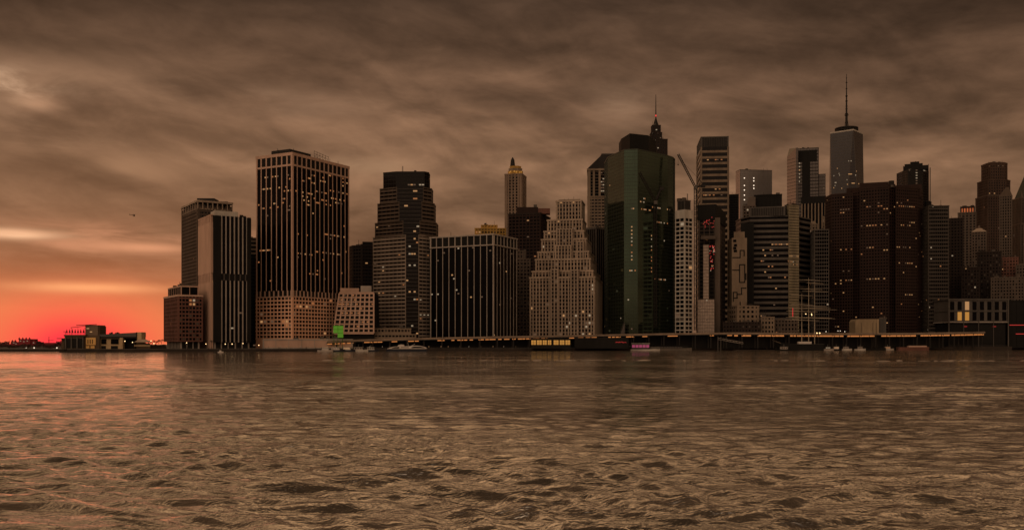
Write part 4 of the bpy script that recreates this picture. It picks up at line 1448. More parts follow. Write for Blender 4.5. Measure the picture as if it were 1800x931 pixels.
D = 1420
pl = front(1684, 1716, D, 26)
b = Bld('art_deco_tower', 'old brown tower with glowing orange crenellated crown', pl)
b.tier(pl, GZ, Z(374, D), core=GLASSB, grid=GRAN, fh=4, band=0.35, bay=4.4, wp=2, lit=0.0, cap=1.5)
q = front(1688.5, 1713, D + 4, 18)
b.tier(q, Z(374, D), Z(363, D), core=emat('crown_glow', (1.0, 0.22, 0.06), 0.35), grid=BRICK, fh=9, band=0.08, bay=4, wp=1.6, corner=1.4, cap=2.4, corename='lit_crown')
b.done()
D = 1330
pl = front(1708, 1734, D, 24)
b = Bld('stone_building', 'brown tower with pale pyramid roof and tiny cupola', pl, cat='building')
b.tier(pl, GZ, Z(408, D), core=GLASSB, grid=GRAN, fh=4, band=0.42, bay=3.6, wp=1.6, win=GLASS, lit=0.015, cap=1.2, pal=(1,))
b.mb('roof', STONE).frustum(outset(pl, 0.8), Z(408, D), front(1717, 1725, D + 8, 8), Z(400, D))
b.mb('cupola', GRAN).frustum(ngon(*P(1721, D + 12), 2.4, 8), Z(400, D), ngon(*P(1721, D + 12), 0.8, 8), Z(394, D))
b.done()

D = 1500
pl = plan([(1729, D + 10), (1736, D), (1771, D), (1778, D + 10)], 26)
b = Bld('setback_tower', 'tall rounded brown tower with setback crown and bright amber band', pl)
b.tier(pl, GZ, Z(343, D), core=GLASSB, grid=BROWN, fh=4.2, band=0.42, bay=3.8, wp=1.6, lit=0.012, cap=1.4, capm=GRAN)
p1 = plan([(1730, D + 12), (1737, D + 3), (1768, D + 3), (1775.5, D + 12)], 22)
b.tier(p1, Z(343, D), Z(315, D), core=GLASSB, grid=BROWN, fh=4.2, band=0.42, bay=3.8, wp=1.6, lit=0.0, cap=1.4, rows=[(1738, 1758, 342, .75)], pal=(0, 1))
p2 = plan([(1735, D + 15), (1741, D + 7), (1765, D + 7), (1770.5, D + 15)], 18)
b.tier(p2, Z(315, D), Z(284, D), core=GLASSB, grid=BROWN, fh=4.2, band=0.42, bay=3.8, wp=1.6, lit=0.0, cap=2, rows=[(1736, 1770, 290, .3)], pal=(3,))
b.done()
D = 1380
pl = front(1757, 1779, D, 26)
b = Bld('gabled_tower', 'dark tower with steep pointed gable in front of the rounded setback tower', pl)
b.tier(pl, GZ, Z(345, D), core=GLASS, grid=GRAN, fh=4, band=0.4, bay=3.4, wp=1.5, lit=0.01, cap=1)
b.mb('gable_roof', GRAN).frustum(outset(pl, 0.4), Z(345, D), front(1768, 1773, D + 10, 4), Z(327, D))
b.done()

D = 1600
cx, cy = P(1806, D + 25); sc = D / F
s4 = lambda h: [(cx - h, cy - h), (cx + h, cy - h), (cx + h, cy + h), (cx - h, cy + h)]
b = Bld('gothic_tower', 'pale gothic tower with pinnacles and green pyramid roof cut by the picture edge', s4(26 * sc))
b.tier(s4(26 * sc), GZ, Z(392, D), core=GLASSB, grid=GRAN, fh=4.2, band=0.30, bay=4.4, wp=2.0, pp=0.9, lit=0.01, cap=2)
b.tier(s4(22.5 * sc), Z(392, D), Z(346, D), core=GLASSB, grid=GRAN, fh=4.2, band=0.30, bay=4.4, wp=2.0, pp=0.9, lit=0.0, cap=2)
b.mb('roof', mat('copper_roof', (0.05, 0.05, 0.036))).frustum(s4(16 * sc), Z(346, D), s4(2.5 * sc), Z(300, D))
for sx in (-1, 1):
    for sy in (-1, 1):
        b.mb('pinnacle', GRAN).frustum(ngon(cx + sx * 21 * sc, cy + sy * 21 * sc, 2.6 * sc, 8), Z(346, D), ngon(cx + sx * 21 * sc, cy + sy * 21 * sc, .3 * sc, 8), Z(334, D))
b.done()

# --- low dark jumble on the right
for (xl, xr, yt, D, lab, m_, l_) in (
        (1690, 1722, 470, 1215, 'black mid-rise with a few white lights behind the glass pier hall', BRICKD, .02),
        (1718, 1760, 443, 1235, 'dark flat-roofed loft block below the pyramid-roofed tower', BRICKD, .01),
        (1742, 1800, 488, 1205, 'broad dim brown block with pale roof duct right behind the pier hall', GRAN, .015),
        (1759, 1790, 453, 1260, 'stepped brown apartment block with three amber lamps on its terrace', REDBR, .02),
        (1786, 1830, 466, 1235, 'small dim stone block at the picture edge below the gothic tower', GRAN, .02)):
    pl = front(xl, xr, D, 26)
    b = Bld('loft_building', lab, pl, cat='building')
    b.tier(pl, GZ, Z(yt, D), core=GLASS, grid=m_, fh=4, band=0.48, bay=3.4, wp=1.5, lit=l_, cap=1.2, win=GLASS, pal=(0, 2, 3))
    b.block(front(xl + 5, xl + 14, D + 8, 8), Z(yt, D), Z(yt - 4, D), m_, 'plant_room')
    if yt == 488:
        x_, y_ = P(1780, D - 1.5)
        b.mb('roof_duct', CONC).box((x_, y_, Z(505, D)), (20, 2.4, 3))
    if yt == 453:
        for k in range(3):
            b.window(1753 + 4.5 * k + 10, 473, D - 1.5, 1.6, 1.6, LIT[0])
    b.done()

# --- pier hall: framed glass pavilion
D = 1118
pl = front(1667.5, 1772, D, 45, 0)
b = Bld('pier_hall', 'large framed pier pavilion with two rows of tall windows over an open dark ground floor', pl, cat='pavilion', group='waterfront pavilions')
x0 = pl[0][0]; x1 = pl[1][0]; Wd = x1 - x0
zd = GZ + 1.6; z1 = Z(566, D); z2 = Z(527, D)
b.block(outset(pl, -2), zd, z1, BLACK, 'ground_floor')
b.block(outset(pl, -0.4), z1, z2, GREY, 'wall')
b.block(outset(pl, 1.0), z2, z2 + 1.4, GREY, 'roof')
b.block(outset(pl, 0.4), z1 - 0.4, z1 + 0.4, CONC, 'floor_edge')
b.block(outset(pl, 0.3), (z1 + z2) / 2 - 0.3, (z1 + z2) / 2 + 0.3, GREY, 'floor_edge')
b.block(outset(pl, 3), GZ - 3.5, zd, WOOD, 'pier_deck')
for k in range(5):
    xx = x0 + Wd * k / 4
    b.mb('column', GREY).box((xx, D - 0.6, zd), (1.1 if k in (0, 4) else 0.55, 0.8, z2 - zd))
for k in range(8):
    for j in range(2):
        xx = x0 + Wd * (k + 0.5) / 8
        zc = z1 + (z2 - z1) * (0.27 + 0.47 * j)
        lit_ = LITY if (j == 0 and k in (1, 2)) else (LIT[0] if (j == 1 and k == 2) else GLASS)
        o = bpy.data.objects.new('window', unit_mesh(lit_)); COL.objects.link(o); o.parent = b.root
        o.location = Vector((xx, D + 0.25, zc)) - b.root.location
        o.scale = (4.6, 0.3, (z2 - z1) * 0.38)
for k in range(40):
    xx = x0 + Wd * (k + 0.3) / 40
    b.mb('railing', GREY).box((xx, D - 2.6, zd), (0.14, 0.14, 1.2))
b.mb('railing', GREY).box(((x0 + x1) / 2, D - 2.6, zd + 1.2), (Wd, 0.16, 0.12))
for px in (1697, 1748):
    b.window(px, 573.5, D + 1.0, 3.6, 0.5, LITRED)
b.done()
D = 1128
pl = front(1774, 1840, D, 40, 0)
b = Bld('pier_hall', 'black pier shed crossed by thin red light lines at the picture edge', pl, cat='pavilion', group='waterfront pavilions')
b.tier(pl, GZ, Z(528, D), core=BLACK, grid=BLACK, fh=8, band=0.06, bay=8, wp=0.3, cap=0.8, corename='wall')
for y, a0 in ((571.5, 1774), (587, 1785)):
    xa, _ = P(a0, D); xb, _ = P(1838, D)
    b.mb('light_strip', LITRED).box(((xa + xb) / 2, D - 0.8, Z(y, D)), (xb - xa, 0.3, 0.7))
b.done()

# ================================================================== waterfront
# --- elevated road
pts = [(575, 600.5, 935), (640, 597.5, 948), (760, 594.5, 960), (860, 592.5, 968), (1000, 590, 985), (1100, 588, 1000), (1180, 586.5, 1012), (1290, 585.5, 1028), (1400, 586, 1045),
       (1500, 586.5, 1062), (1600, 586, 1078), (1668, 585, 1090), (1780, 583, 1150), (1900, 582, 1180)]
road = thing('elevated_road', 'long elevated waterfront road with orange lamps under its deck', 'viaduct', (*P(900, 970), GZ))
dk, ra, li_, co_, bw = MB(), MB(), MB(), MB(), MB()
r = random.Random(11)
for (p0, y0, D0), (p1, y1, D1) in zip(pts[:-1], pts[1:]):
    a = Vector((*P(p0, D0), Z(y0, D0))); c = Vector((*P(p1, D1), Z(y1, D1)))
    e = c - a; L = e.length; ex = Vector((e.x, e.y, 0)).normalized(); nn = Vector((ex.y, -ex.x, 0))
    def strip(m_, n0, n1, h0, h1, t0=0.0, t1=1.0, mi=0):
        q0 = a.lerp(c, t0); q1 = a.lerp(c, t1); k = len(m_.v)
        for q in (q0, q1):
            for nv, hv in ((n0, h0), (n1, h0), (n1, h1), (n0, h1)):
                m_.v.append(tuple(q + nn * nv + Vector((0, 0, hv))))
        for f_ in ((0, 1, 2, 3), (7, 6, 5, 4), (0, 4, 5, 1), (1, 5, 6, 2), (2, 6, 7, 3), (3, 7, 4, 0)):
            m_.f.append(tuple(k + i for i in f_)); m_.mi.append(mi)
    strip(dk, -8, 2, -1.5, -0.1)
    strip(ra, 1.5, 2.1, -0.9, 0.9)
    strip(ra, -8.1, -7.5, -0.9, 0.9)
    if p1 <= 1670:  # added black sheet standing in for the shade under the deck
        k0 = len(bw.v); q0 = a + nn * -9.0; q1 = c + nn * -9.0
        for q, zz_ in ((q0, a.z), (q1, c.z)):
            for nv in (0, -0.8):
                w_ = q + nn * nv
                bw.v += [(w_.x, w_.y, GZ), (w_.x, w_.y, zz_ - 0.6)]
        for f_ in ((0, 4, 5, 1), (2, 3, 7, 6), (1, 5, 7, 3), (0, 1, 3, 2), (4, 6, 7, 5)):
            bw.f.append(tuple(k0 + i for i in f_)); bw.mi.append(0)
    n = max(1, int(L / 15))
    for k in range(n):
        q = a.lerp(c, (k + 0.5) / n)
        for nv in (0.4, -6):
            qq = q + nn * nv
            co_.box((qq.x, qq.y, GZ), (1.1, 1.1, qq.z - 1.5 - GZ))
        hh = q + nn * -3
        co_.box((hh.x, hh.y, q.z - 2.4), (1.2, 9, 0.9), math.atan2(ex.y, ex.x))
    # fascia lamps: dashed glowing strips under the outer girder
    s_ = 0.0
    dens = 0.9 if p0 >= 1280 else 0.62
    while s_ < L - 3:
        ln_ = r.uniform(2.5, 7)
        if p0 >= 1180 and p1 <= 1290 and r.random() < 0.7:
            s_ += ln_; continue
        if r.random() < dens:
            strip(li_, 0.9, 1.3, -3.1 if p0 >= 1280 else -2.6, -1.7, s_ / L, min(1, (s_ + ln_) / L))
        s_ += ln_ + r.uniform(0.3, 1.2 if p0 >= 1280 else 3.0)
part(bw, 'shade_wall', BLACK, road); part(dk, 'deck', ASPH, road); part(ra, 'parapet', mat('parapet_concrete', (0.22, 0.16, 0.115)), road); part(co_, 'support', DARK, road); part(li_, 'lamp_strip', SODIUM, road)

# traffic on the elevated road (small cars)
def car_mesh():
    m = MB()
    m.frustum([(-2.1, -.85), (2.1, -.85), (2.1, .85), (-2.1, .85)], 0.35, [(-2.0, -.8), (2.0, -.8), (2.0, .8), (-2.0, .8)], 0.95)
    return m
proto = None
for k, (px, colr, lab) in enumerate(((793, WHITE, 'white car on the elevated road before the black box tower'), (900, GREY, 'grey car on the elevated road near the pale ziggurat'),
                                     (1492, DARK, 'dark car on the elevated road by the white waterfront tank'), (1612, OFFW, 'pale car on the elevated road below the thin floor-line tower'))):
    for (p0, y0, D0), (p1, y1, D1) in zip(pts[:-1], pts[1:]):
        if p0 <= px < p1:
            f = (px - p0) / (p1 - p0)
            Dq = D0 + (D1 - D0) * f
            zq = Z(y0, D0) + (Z(y1, D1) - Z(y0, D0)) * f
            ang = math.atan2(P(p1, D1)[1] - P(p0, D0)[1], P(p1, D1)[0] - P(p0, D0)[0])
    x_, y_ = P(px, Dq)
    t = thing('parked_car' if False else 'car', lab, 'car', (x_, y_ + 3, zq - 0.1), 'cars on the elevated road')
    t.rotation_euler = (0, 0, ang)
    def cpart(mb, nm, mt):
        o = bpy.data.objects.new(nm, mb.mesh(nm, mt)); COL.objects.link(o); o.parent = t
        return o
    cpart(car_mesh(), 'body', colr)
    m = MB(); m.frustum([(-1.5, -.78), (1.0, -.78), (1.0, .78), (-1.5, .78)], 0.95, [(-1.1, -.62), (.45, -.62), (.45, .62), (-1.1, .62)], 1.5); cpart(m, 'cabin', GLASS)
    for sx in (-1.3, 1.3):
        for sy in (-.8, .8):
            m = MB(); m.tube((sx, sy - .1, .34), (sx, sy + .1, .34), .34, n=10); cpart(m, 'wheel', BLACK)

# --- street lamps
def street_lamp(px, py, D, label, glow=LAMP, h=None, rr=0.45):
    x_, y_ = P(px, D); zl = Z(py, D)
    t = thing('street_lamp', label, 'street lamp', (x_, y_, GZ), 'lamps along the waterfront')
    m = MB(); m.tube((x_, y_, GZ), (x_, y_, zl), 0.12, 0.08); part(m, 'pole', DARK, t)
    m = MB(); m.ball((x_, y_, zl + rr), rr); part(m, 'lamp_head', glow, t)
    return t
lamps = [(60, 611.5, 0), (100, 611.0, 0)]
for px, py, lab in ((219.5, 600, 'glowing street lamp beside the terminal end tower'), (233, 602, 'glowing street lamp under the terminal roof end'), (265.5, 599.5, 'glowing street lamp between the tent and the bare trees'),
                    (270.5, 604, 'low glowing lamp just after the tent roof by the trees'), (328, 603, 'orange lamp at the foot of the low reddish office block'), (362, 605, 'orange lamp at the near corner of the salmon flank'),
                    (396, 605, 'orange lamp under the white fins of the slim tower'), (408, 605, 'second orange lamp under the white fins of the slim tower'), (427, 604, 'orange lamp at the dark end of the finned tower'),
                    (455, 607, 'amber lamp at the bottom corner of the massive pier tower'), (1452, 583, 'white lamp above the elevated road by the ship'), (1473, 582, 'white lamp above the road midway between ship and white tank'),
                    (1477, 582, 'second white lamp above the road between ship and white tank'), (1485, 583, 'white lamp above the road closest to the white tank'), (1512, 577, 'white lamp on the roof edge of the white tank'),
                    (1535, 594, 'amber lamp on the quay below the white tank'), (1550, 594, 'orange lamp on the quay between the tank and the barge'), (1565, 593, 'small orange lamp above the brick-red barge'),
                    (1210, 596, 'single white lamp over the black barge near the unfinished tower'), (1149, 574, 'greenish lamp at the base of the green glass tower'), (1178, 574, 'amber lamp beside the slim white-framed tower foot')):
    D = shore(px) + (16 if px < 700 else (62 if px < 1450 and px > 1100 and py < 590 else 12))
    if 1440 < px < 1520: D = shore(px) + 18
    street_lamp(px, py, D, lab, LAMP if px < 500 or px > 1520 else LAMPW, rr=0.42)

# --- bare trees by the battery end
def tree(px, D, h, seed, label):
    r = random.Random(seed)
    x_, y_ = P(px, D)
    t = thing('bare_tree', label, 'tree', (x_, y_, GZ), 'bare trees on the waterfront')
    tr, cr = MB(), MB()
    tr.tube((x_, y_, GZ), (x_, y_, GZ + h * 0.4), 0.28, 0.18)
    def grow(p, d, L, rad, n):
        q = p + d * L
        (tr if n == 4 else cr).tube(p, q, max(rad, .09), max(rad * 0.65, .07), n=4)
        if n == 0: return
        for k in range(3):
            nd = (d + Vector((r.uniform(-.75, .75), r.uniform(-.75, .75), r.uniform(-.1, .45)))).normalized()
            grow(q, nd, L * r.uniform(.62, .85), rad * .65, n - 1)
    grow(Vector((x_, y_, GZ + h * .36)), Vector((0, 0, 1)), h * .2, .17, 4)
    part(tr, 'trunk', WOOD, t); part(cr, 'crown', WOOD, t)
for k, (px, h, lab) in enumerate(((256, 8.5, 'bare tree rising over the tent roof'), (262, 7.5, 'bare tree just left of the tent-side lamp'), (268, 8, 'bare tree just right of the tent-side lamp'), (274, 7.5, 'small bare tree midway to the reddish office block'),
                                  (279, 8.5, 'bare tree near the reddish office block'), (284, 9, 'bare tree touching the corner of the reddish office block'), (372, 8, 'bare tree at the foot of the salmon flank'),
                                  (402, 8.5, 'bare tree under the first white fins'), (416, 8, 'bare tree under the last white fins'), (436, 8, 'bare tree in the dark gap beside the finned tower'))):
    tree(px, shore(px) + 28, h, k, lab)

hw_ = thing('park_wall', 'low dark park wall and hedge bank behind the bare trees by the tent', 'wall', (*P(270, 900), GZ))
m = MB(); m.prism([P(248, 898), P(293, 898), P(293, 902), P(248, 902)], GZ, GZ + 2.2); part(m, 'wall_face', WOOD, hw_)
m = MB(); r = random.Random(8)
for k in range(90):
    x_, y_ = P(r.uniform(249, 292), r.uniform(899, 903)); m.ball((x_, y_, GZ + 2.2 + r.uniform(-.3, 1.2)), r.uniform(.4, 1.0), 6, 4)
part(m, 'hedge', mat('hedge_green', (0.022, 0.020, 0.012)), hw_)
# --- terrace terminal at the far left
D = 860
def bx(b, name, m, x0, x1, y0, y1, D_, dep):
    a, c = P(x0, D_), P(x1, D_)
    b.mb(name, m).prism([a, c, (c[0], D_ + dep), (a[0], D_ + dep)], Z(y1, D_), Z(y0, D_))
b = Bld('ferry_terminal', 'low waterfront terminal with roof terrace, pergola and long sloping roof wing', front(113.5, 248, D, 30), cat='terminal', group='waterfront pavilions')
CREAM = mat('cream_render', (0.42, 0.29, 0.16)); OLIVE = mat('olive_metal', (0.085, 0.055, 0.032))
bx(b, 'terrace_block', OLIVE, 113.5, 146, 589, 616, D, 26)
for k in range(3):
    x0 = 116.5 + 10 * k
    o = b.window(x0 + 4.2, 603, D - 0.1, 3.7, 8.5, BLACK)
for k in range(4):
    bx(b, 'pilaster', mat('pilaster_grey', (0.10, 0.085, 0.07)), 114 + 10.2 * k, 115.8 + 10.2 * k, 592, 614, D - 0.8, 1.0)
bx(b, 'cornice', OLIVE, 112, 150, 588, 590.5, D - 1.0, 28)
bx(b, 'canopy', OLIVE, 99.5, 114, 594, 595.2, D + 2, 12)
bx(b, 'canopy_post', OLIVE, 108, 112.5, 595, 614, D + 5, 4)
bx(b, 'upper_block', mat('upper_brown', (0.15, 0.10, 0.065)), 150, 172, 571, 589, D + 4, 16)
bx(b, 'upper_block', OLIVE, 171.5, 175, 573, 589, D + 5, 14)
bx(b, 'lower_block', OLIVE, 146, 175, 589, 614, D + 1, 22)
bx(b, 'lit_wall', mat('ochre_lit_panel', (0.62, 0.36, 0.12)), 151, 168, 593, 606, D + 0.2, 1)  # light on this wall is put into its ochre base colour
bx(b, 'lit_wall', mat('ochre_lit_panel', (0.62, 0.36, 0.12)), 151, 157, 607.5, 612, D + 0.2, 1)
bx(b, 'lit_wall', mat('ochre_lit_panel', (0.62, 0.36, 0.12)), 159, 166, 607.5, 612, D + 0.2, 1)
for k in range(3):
    b.window(154.5 + 4 * k, 600, D + 0.1, 0.5, 3.6, BLACK)
b.window(154.5, 577, D + 3.9, 2.2, 0.9, LIT[0]); b.window(160, 583, D + 3.9, 2.0, 0.9, LIT[0])
# pergola: posts, beams
pg = b.mb('pergola', DARK)
def seg(x0, y0, x1, y1, dd, rr=0.16):
    a, c = P(x0, D + dd), P(x1, D + dd)
    pg.tube((*a, Z(y0, D + dd)), (*c, Z(y1, D + dd)), rr, n=4)
for dd in (3, 12):
    seg(124, 575.5, 151, 572.5, dd, .22); seg(134, 571.5, 170, 570, dd, .28); seg(111, 582.5, 116, 582.5, dd, .2); seg(113, 585.5, 151, 585.5, dd, .1)
    for x0 in (115, 126, 137, 149):
        seg(x0, 589, x0, 575 if x0 > 120 else 583, dd, .14)
# long wing
a0, a1 = P(174, D + 2), P(240, D + 2)
m = b.mb('wing_roof', GREY)
tilt([a0, a1, (a1[0], D + 24), (a0[0], D + 24)], Z(591.5, D + 2), [Z(587.5, D), Z(584, D), Z(584, D), Z(587.5, D)], m)
bx(b, 'wing_fascia', BLACK, 174, 239, 591.5, 594, D + 1.4, 22)
bx(b, 'wing_wall', CREAM, 174, 213, 594, 614, D + 3, 18)
for (x0, x1) in ((178, 187), (195, 208.5)):
    b.window((x0 + x1) / 2, 600, D + 2.9, (x1 - x0) * D / F, 4.6, GLASS)
for (x0, x1) in ((178, 186), (195, 207)):
    b.window((x0 + x1) / 2, 610, D + 2.9, (x1 - x0) * D / F, 2.6, BLACK)
bx(b, 'wing_pier', CREAM, 210.5, 215.5, 593, 614, D + 0.8, 4)
bx(b, 'open_hall', BLACK, 215.5, 238, 594, 614, D + 8, 14)
bx(b, 'end_tower', CREAM, 240.5, 248.5, 583.5, 613, D + 2, 10)
bx(b, 'end_tower_edge', BLACK, 239.2, 240.5, 583.5, 600, D + 1.4, 11)
for k, px in enumerate((192, 195, 202, 205, 207)):
    bx(b, 'roof_unit', DARK, px, px + 1.8, 584.5 - (k % 2), 588, D + 10, 2)
b.done()
for k in range(7):
    px = 117.5 + 4.9 * k
    x_, y_ = P(px, D + 7)
    nth = ('first', 'second', 'third', 'fourth', 'fifth', 'sixth', 'seventh')[k]
    t = thing('parasol', f'{nth} closed parasol from the river end of the terminal roof terrace', 'parasol', (x_, y_, Z(588, D)), 'closed parasols on the terminal terrace')
    m = MB(); m.tube((x_, y_, Z(588.2, D)), (x_, y_, Z(577.5, D)), 0.09, n=6); part(m, 'pole', DARK, t)
    m = MB(); m.frustum(ngon(x_, y_, 0.85, 8), Z(584.3, D), ngon(x_, y_, 0.1, 8), Z(578, D)); part(m, 'canopy', mat('parasol_cloth', (0.03, 0.012, 0.012)), t)
# tent next to it
D = 856
b = Bld('event_tent', 'hipped pale tent pavilion with dark open sides beside the terminal', front(236, 268, D, 14), cat='tent', group='waterfront pavilions')
pl = front(236, 268, D, 14)
b.mb('tent_roof', mat('tent_cloth', (0.34, 0.25, 0.18))).frustum(outset(pl, 0.3), Z(601, D), front(244, 256, D + 5, 4), Z(596, D))
for k in range(9):
    x_ = pl[0][0] + (pl[1][0] - pl[0][0]) * k / 8
    b.mb('tent_post', OLIVE).tube((x_, D, GZ), (x_, D, Z(601, D)), 0.12)
b.mb('tent_wall', OLIVE).prism(outset(pl, -2), GZ, Z(603, D))
for k in range(16):
    x_ = pl[0][0] + (pl[1][0] - pl[0][0]) * (k + .5) / 16
    b.mb('tent_rail', CREAM).box((x_, D - .2, Z(608.5, D)), (0.5, .1, 1.4))
b.done()

# --- far island at the left: silhouettes
D = 2450
FARGLOW = mat('far_glow_red', (0.20, 0.02, 0.025))  # red of the sunset glow put into the far buildings' colour
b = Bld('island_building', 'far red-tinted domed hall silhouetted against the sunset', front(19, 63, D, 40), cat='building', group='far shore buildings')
bx(b, 'hall', FARGLOW, 33, 53, 595.5, 606, D, 40)
bx(b, 'wing', FARGLOW, 19, 63, 600.5, 606, D + 4, 30)
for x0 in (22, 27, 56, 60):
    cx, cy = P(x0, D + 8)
    b.mb('turret', FARGLOW).frustum(ngon(cx, cy, 4, 8), Z(601, D), ngon(cx, cy, .6, 8), Z(597, D))
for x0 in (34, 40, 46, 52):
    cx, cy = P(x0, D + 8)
    b.mb('turret', FARGLOW).frustum(ngon(cx, cy, 3, 8), Z(596, D), ngon(cx, cy, .6, 8), Z(592.5, D))
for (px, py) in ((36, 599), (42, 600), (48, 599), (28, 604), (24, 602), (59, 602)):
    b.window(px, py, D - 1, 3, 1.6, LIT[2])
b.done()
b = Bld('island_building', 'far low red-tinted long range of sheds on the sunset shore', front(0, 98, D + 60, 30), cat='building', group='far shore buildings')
bx(b, 'shed', FARGLOW, -40, 100, 604, 607, D + 60, 30)
bx(b, 'shed', FARGLOW, 78, 97, 602, 606, D + 50, 30)
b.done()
t = thing('signal_mast', 'far signal mast with short yard on the sunset shore', 'mast', (*P(86, D), 2.2))
m = MB(); m.tube((*P(86, D), 2.2), (*P(86, D), Z(591, D)), 0.9, .5); part(m, 'pole', FARGLOW, t)
m = MB(); m.tube((*P(84, D), Z(598, D)), (*P(95, D), Z(598, D)), 0.5, n=4); part(m, 'yard', FARGLOW, t)
r = random.Random(3)
for k, (px, h) in enumerate(((4, 9), (12, 11), (68, 12), (73, 10), (104, 12), (110, 9))):
    x_, y_ = P(px, D - 30)
    t = thing('far_tree', ('far round tree at the picture edge of the sunset shore', 'far tree beside the domed hall on its river side', 'far tree after the domed hall', 'far tree midway between hall and signal mast',
                           'far tree beyond the signal mast', 'far tree by the tip of the sunset shore')[k], 'tree', (x_, y_, 2.2), 'trees on the far shore')
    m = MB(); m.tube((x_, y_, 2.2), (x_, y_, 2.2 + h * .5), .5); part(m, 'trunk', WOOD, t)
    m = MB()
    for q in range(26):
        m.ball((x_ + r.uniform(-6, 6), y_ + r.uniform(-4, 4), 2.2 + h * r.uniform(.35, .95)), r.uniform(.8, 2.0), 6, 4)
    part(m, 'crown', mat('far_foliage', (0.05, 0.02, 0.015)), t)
for k in range(22):
    px = -6 + 118 * (k + r.uniform(-.4, .4)) / 21
    Dk = r.uniform(960, 1300); h = r.uniform(3.2, 5.6)
    x_, y_ = P(px, Dk)
    t = thing('shore_tree', 'low dark tree on the sunset shore in front of the red-tinted halls', 'tree', (x_, y_, 2.2), 'low dark trees on the sunset shore')
    m = MB(); m.tube((x_, y_, 2.2), (x_, y_, 2.2 + h * .5), .22); part(m, 'trunk', WOOD, t)
    m = MB()
    for q in range(34):
        m.ball((x_ + r.uniform(-2.6, 2.6), y_ + r.uniform(-2, 2), 2.2 + h * r.uniform(.25, .98)), r.uniform(.25, .75), 5, 3)
    part(m, 'crown', MATS['far_foliage'], t)
# breakwater with piles in front of it
D0 = 806
t = thing('breakwater', 'low dark timber breakwater on piles running in from the picture edge', 'breakwater', (*P(50, D0), 0))
m = MB(); a, c = P(-40, D0), P(112, D0)
m.prism([a, c, (c[0], D0 + 6), (a[0], D0 + 6)], 0.9, 2.6); part(m, 'deck', WOOD, t)
for k in range(46):
    px = -38 + 149 * k / 45
    x_, y_ = P(px, D0 - 0.6)
    m = MB(); m.tube((x_, y_, -3), (x_, y_, 2.0 + 0.5 * (k % 3 == 0)), 0.32, n=6); part(m, 'pile', WOOD, t)
m = MB()
for px in range(-30, 110, 5):
    x_, y_ = P(px, D0 + 1); m.box((x_, y_, 2.6), (0.35, .35, .35))
part(m, 'deck_light', LIT[3], t)
for (px, lab) in ((60, 'white lamp on the breakwater below the domed hall'), (100, 'white lamp at the inner end of the breakwater'), (46, 'small pink lamp on the breakwater before the domed hall')):
    x_, y_ = P(px, D0 + 3)
    t = thing('street_lamp', lab, 'street lamp', (x_, y_, 2.6), 'lamps along the waterfront')
    m = MB(); m.tube((x_, y_, 2.6), (x_, y_, Z(611.3, D0)), .1); part(m, 'pole', DARK, t)
    m = MB(); m.ball((x_, y_, Z(611, D0)), .5 if px > 50 else .3); part(m, 'lamp_head', LAMPW, t)

# --- bright green screen
D = 925
t = thing('lit_screen', 'glowing bright green box screen in front of the leaning-faced block', 'screen', (*P(594, D), GZ))
for (x0, x1, y0, y1) in ((586, 602.5, 572, 585), (593.5, 602.5, 585.3, 593)):
    a, c = P(x0, D), P(x1, D)
    m = MB(); m.prism([a, c, (c[0], D + 3), (a[0], D + 3)], Z(y1, D), Z(y0, D)); pn = part(m, 'lit_panel', LITGREEN, t)
m = MB()
for px in (587, 594, 602):
    x_, y_ = P(px, D + 3.4); m.tube((x_, y_, GZ), (x_, y_, Z(572, D)), .25)
for py in (572, 578.5, 585.2):
    a, c = P(586, D - .2), P(602.5, D - .2); m.tube((*a, Z(py, D)), (*c, Z(py, D)), .14, n=4)
a = P(594, D - .2); m.tube((*a, Z(585, D)), (*a, Z(572, D)), .14, n=4)
part(m, 'frame', mat('green_frame', (0.03, 0.12, 0.01)), t)

# --- white rounded tank / tent by the pier
D = 1100
b = Bld('white_hall', 'pale rounded box hall standing behind the elevated road', front(1503.5, 1545, D, 20), cat='building', group='waterfront pavilions')
a, c = P(1503.5, D), P(1545, D)
prof = []
zt = Z(560.5, D)
for k in range(7):
    t_ = math.pi / 2 * k / 6
    prof.append((a[0] + 4 - 4 * math.cos(t_), zt - 4 + 4 * math.sin(t_)))
prof += [(c[0], zt), (c[0], GZ)]
prof = [(a[0], GZ)] + prof
m = b.mb('shell', mat('tan_fabric', (0.28, 0.205, 0.125)))
k = len(m.v); n = len(prof)
m.v += [(x, D, z) for x, z in prof] + [(x, D + 20, z) for x, z in prof]
m.f.append(tuple(k + i for i in reversed(range(n)))); m.mi.append(0)
m.f.append(tuple(k + n + i for i in range(n))); m.mi.append(0)
for i in range(n):
    j = (i + 1) % n
    m.f.append((k + i, k + j, k + n + j, k + n + i)); m.mi.append(0)
for px in (1514, 1534, 1540):
    x_, _ = P(px, D - .1); b.mb('seam', GRAN).box((x_, D - .1, GZ), (.3, .3, zt - GZ - 4))
b.done()
D = 1104
b = Bld('low_building', 'grey windowless block attached beside the pale rounded hall', front(1546, 1557, D, 14), cat='building')
b.tier(front(1546, 1557, D, 14), GZ, Z(560, D), core=GREY, grid=GREY, fh=5, band=.1, bay=4, wp=.2, cap=.6, corename='wall')
b.done()

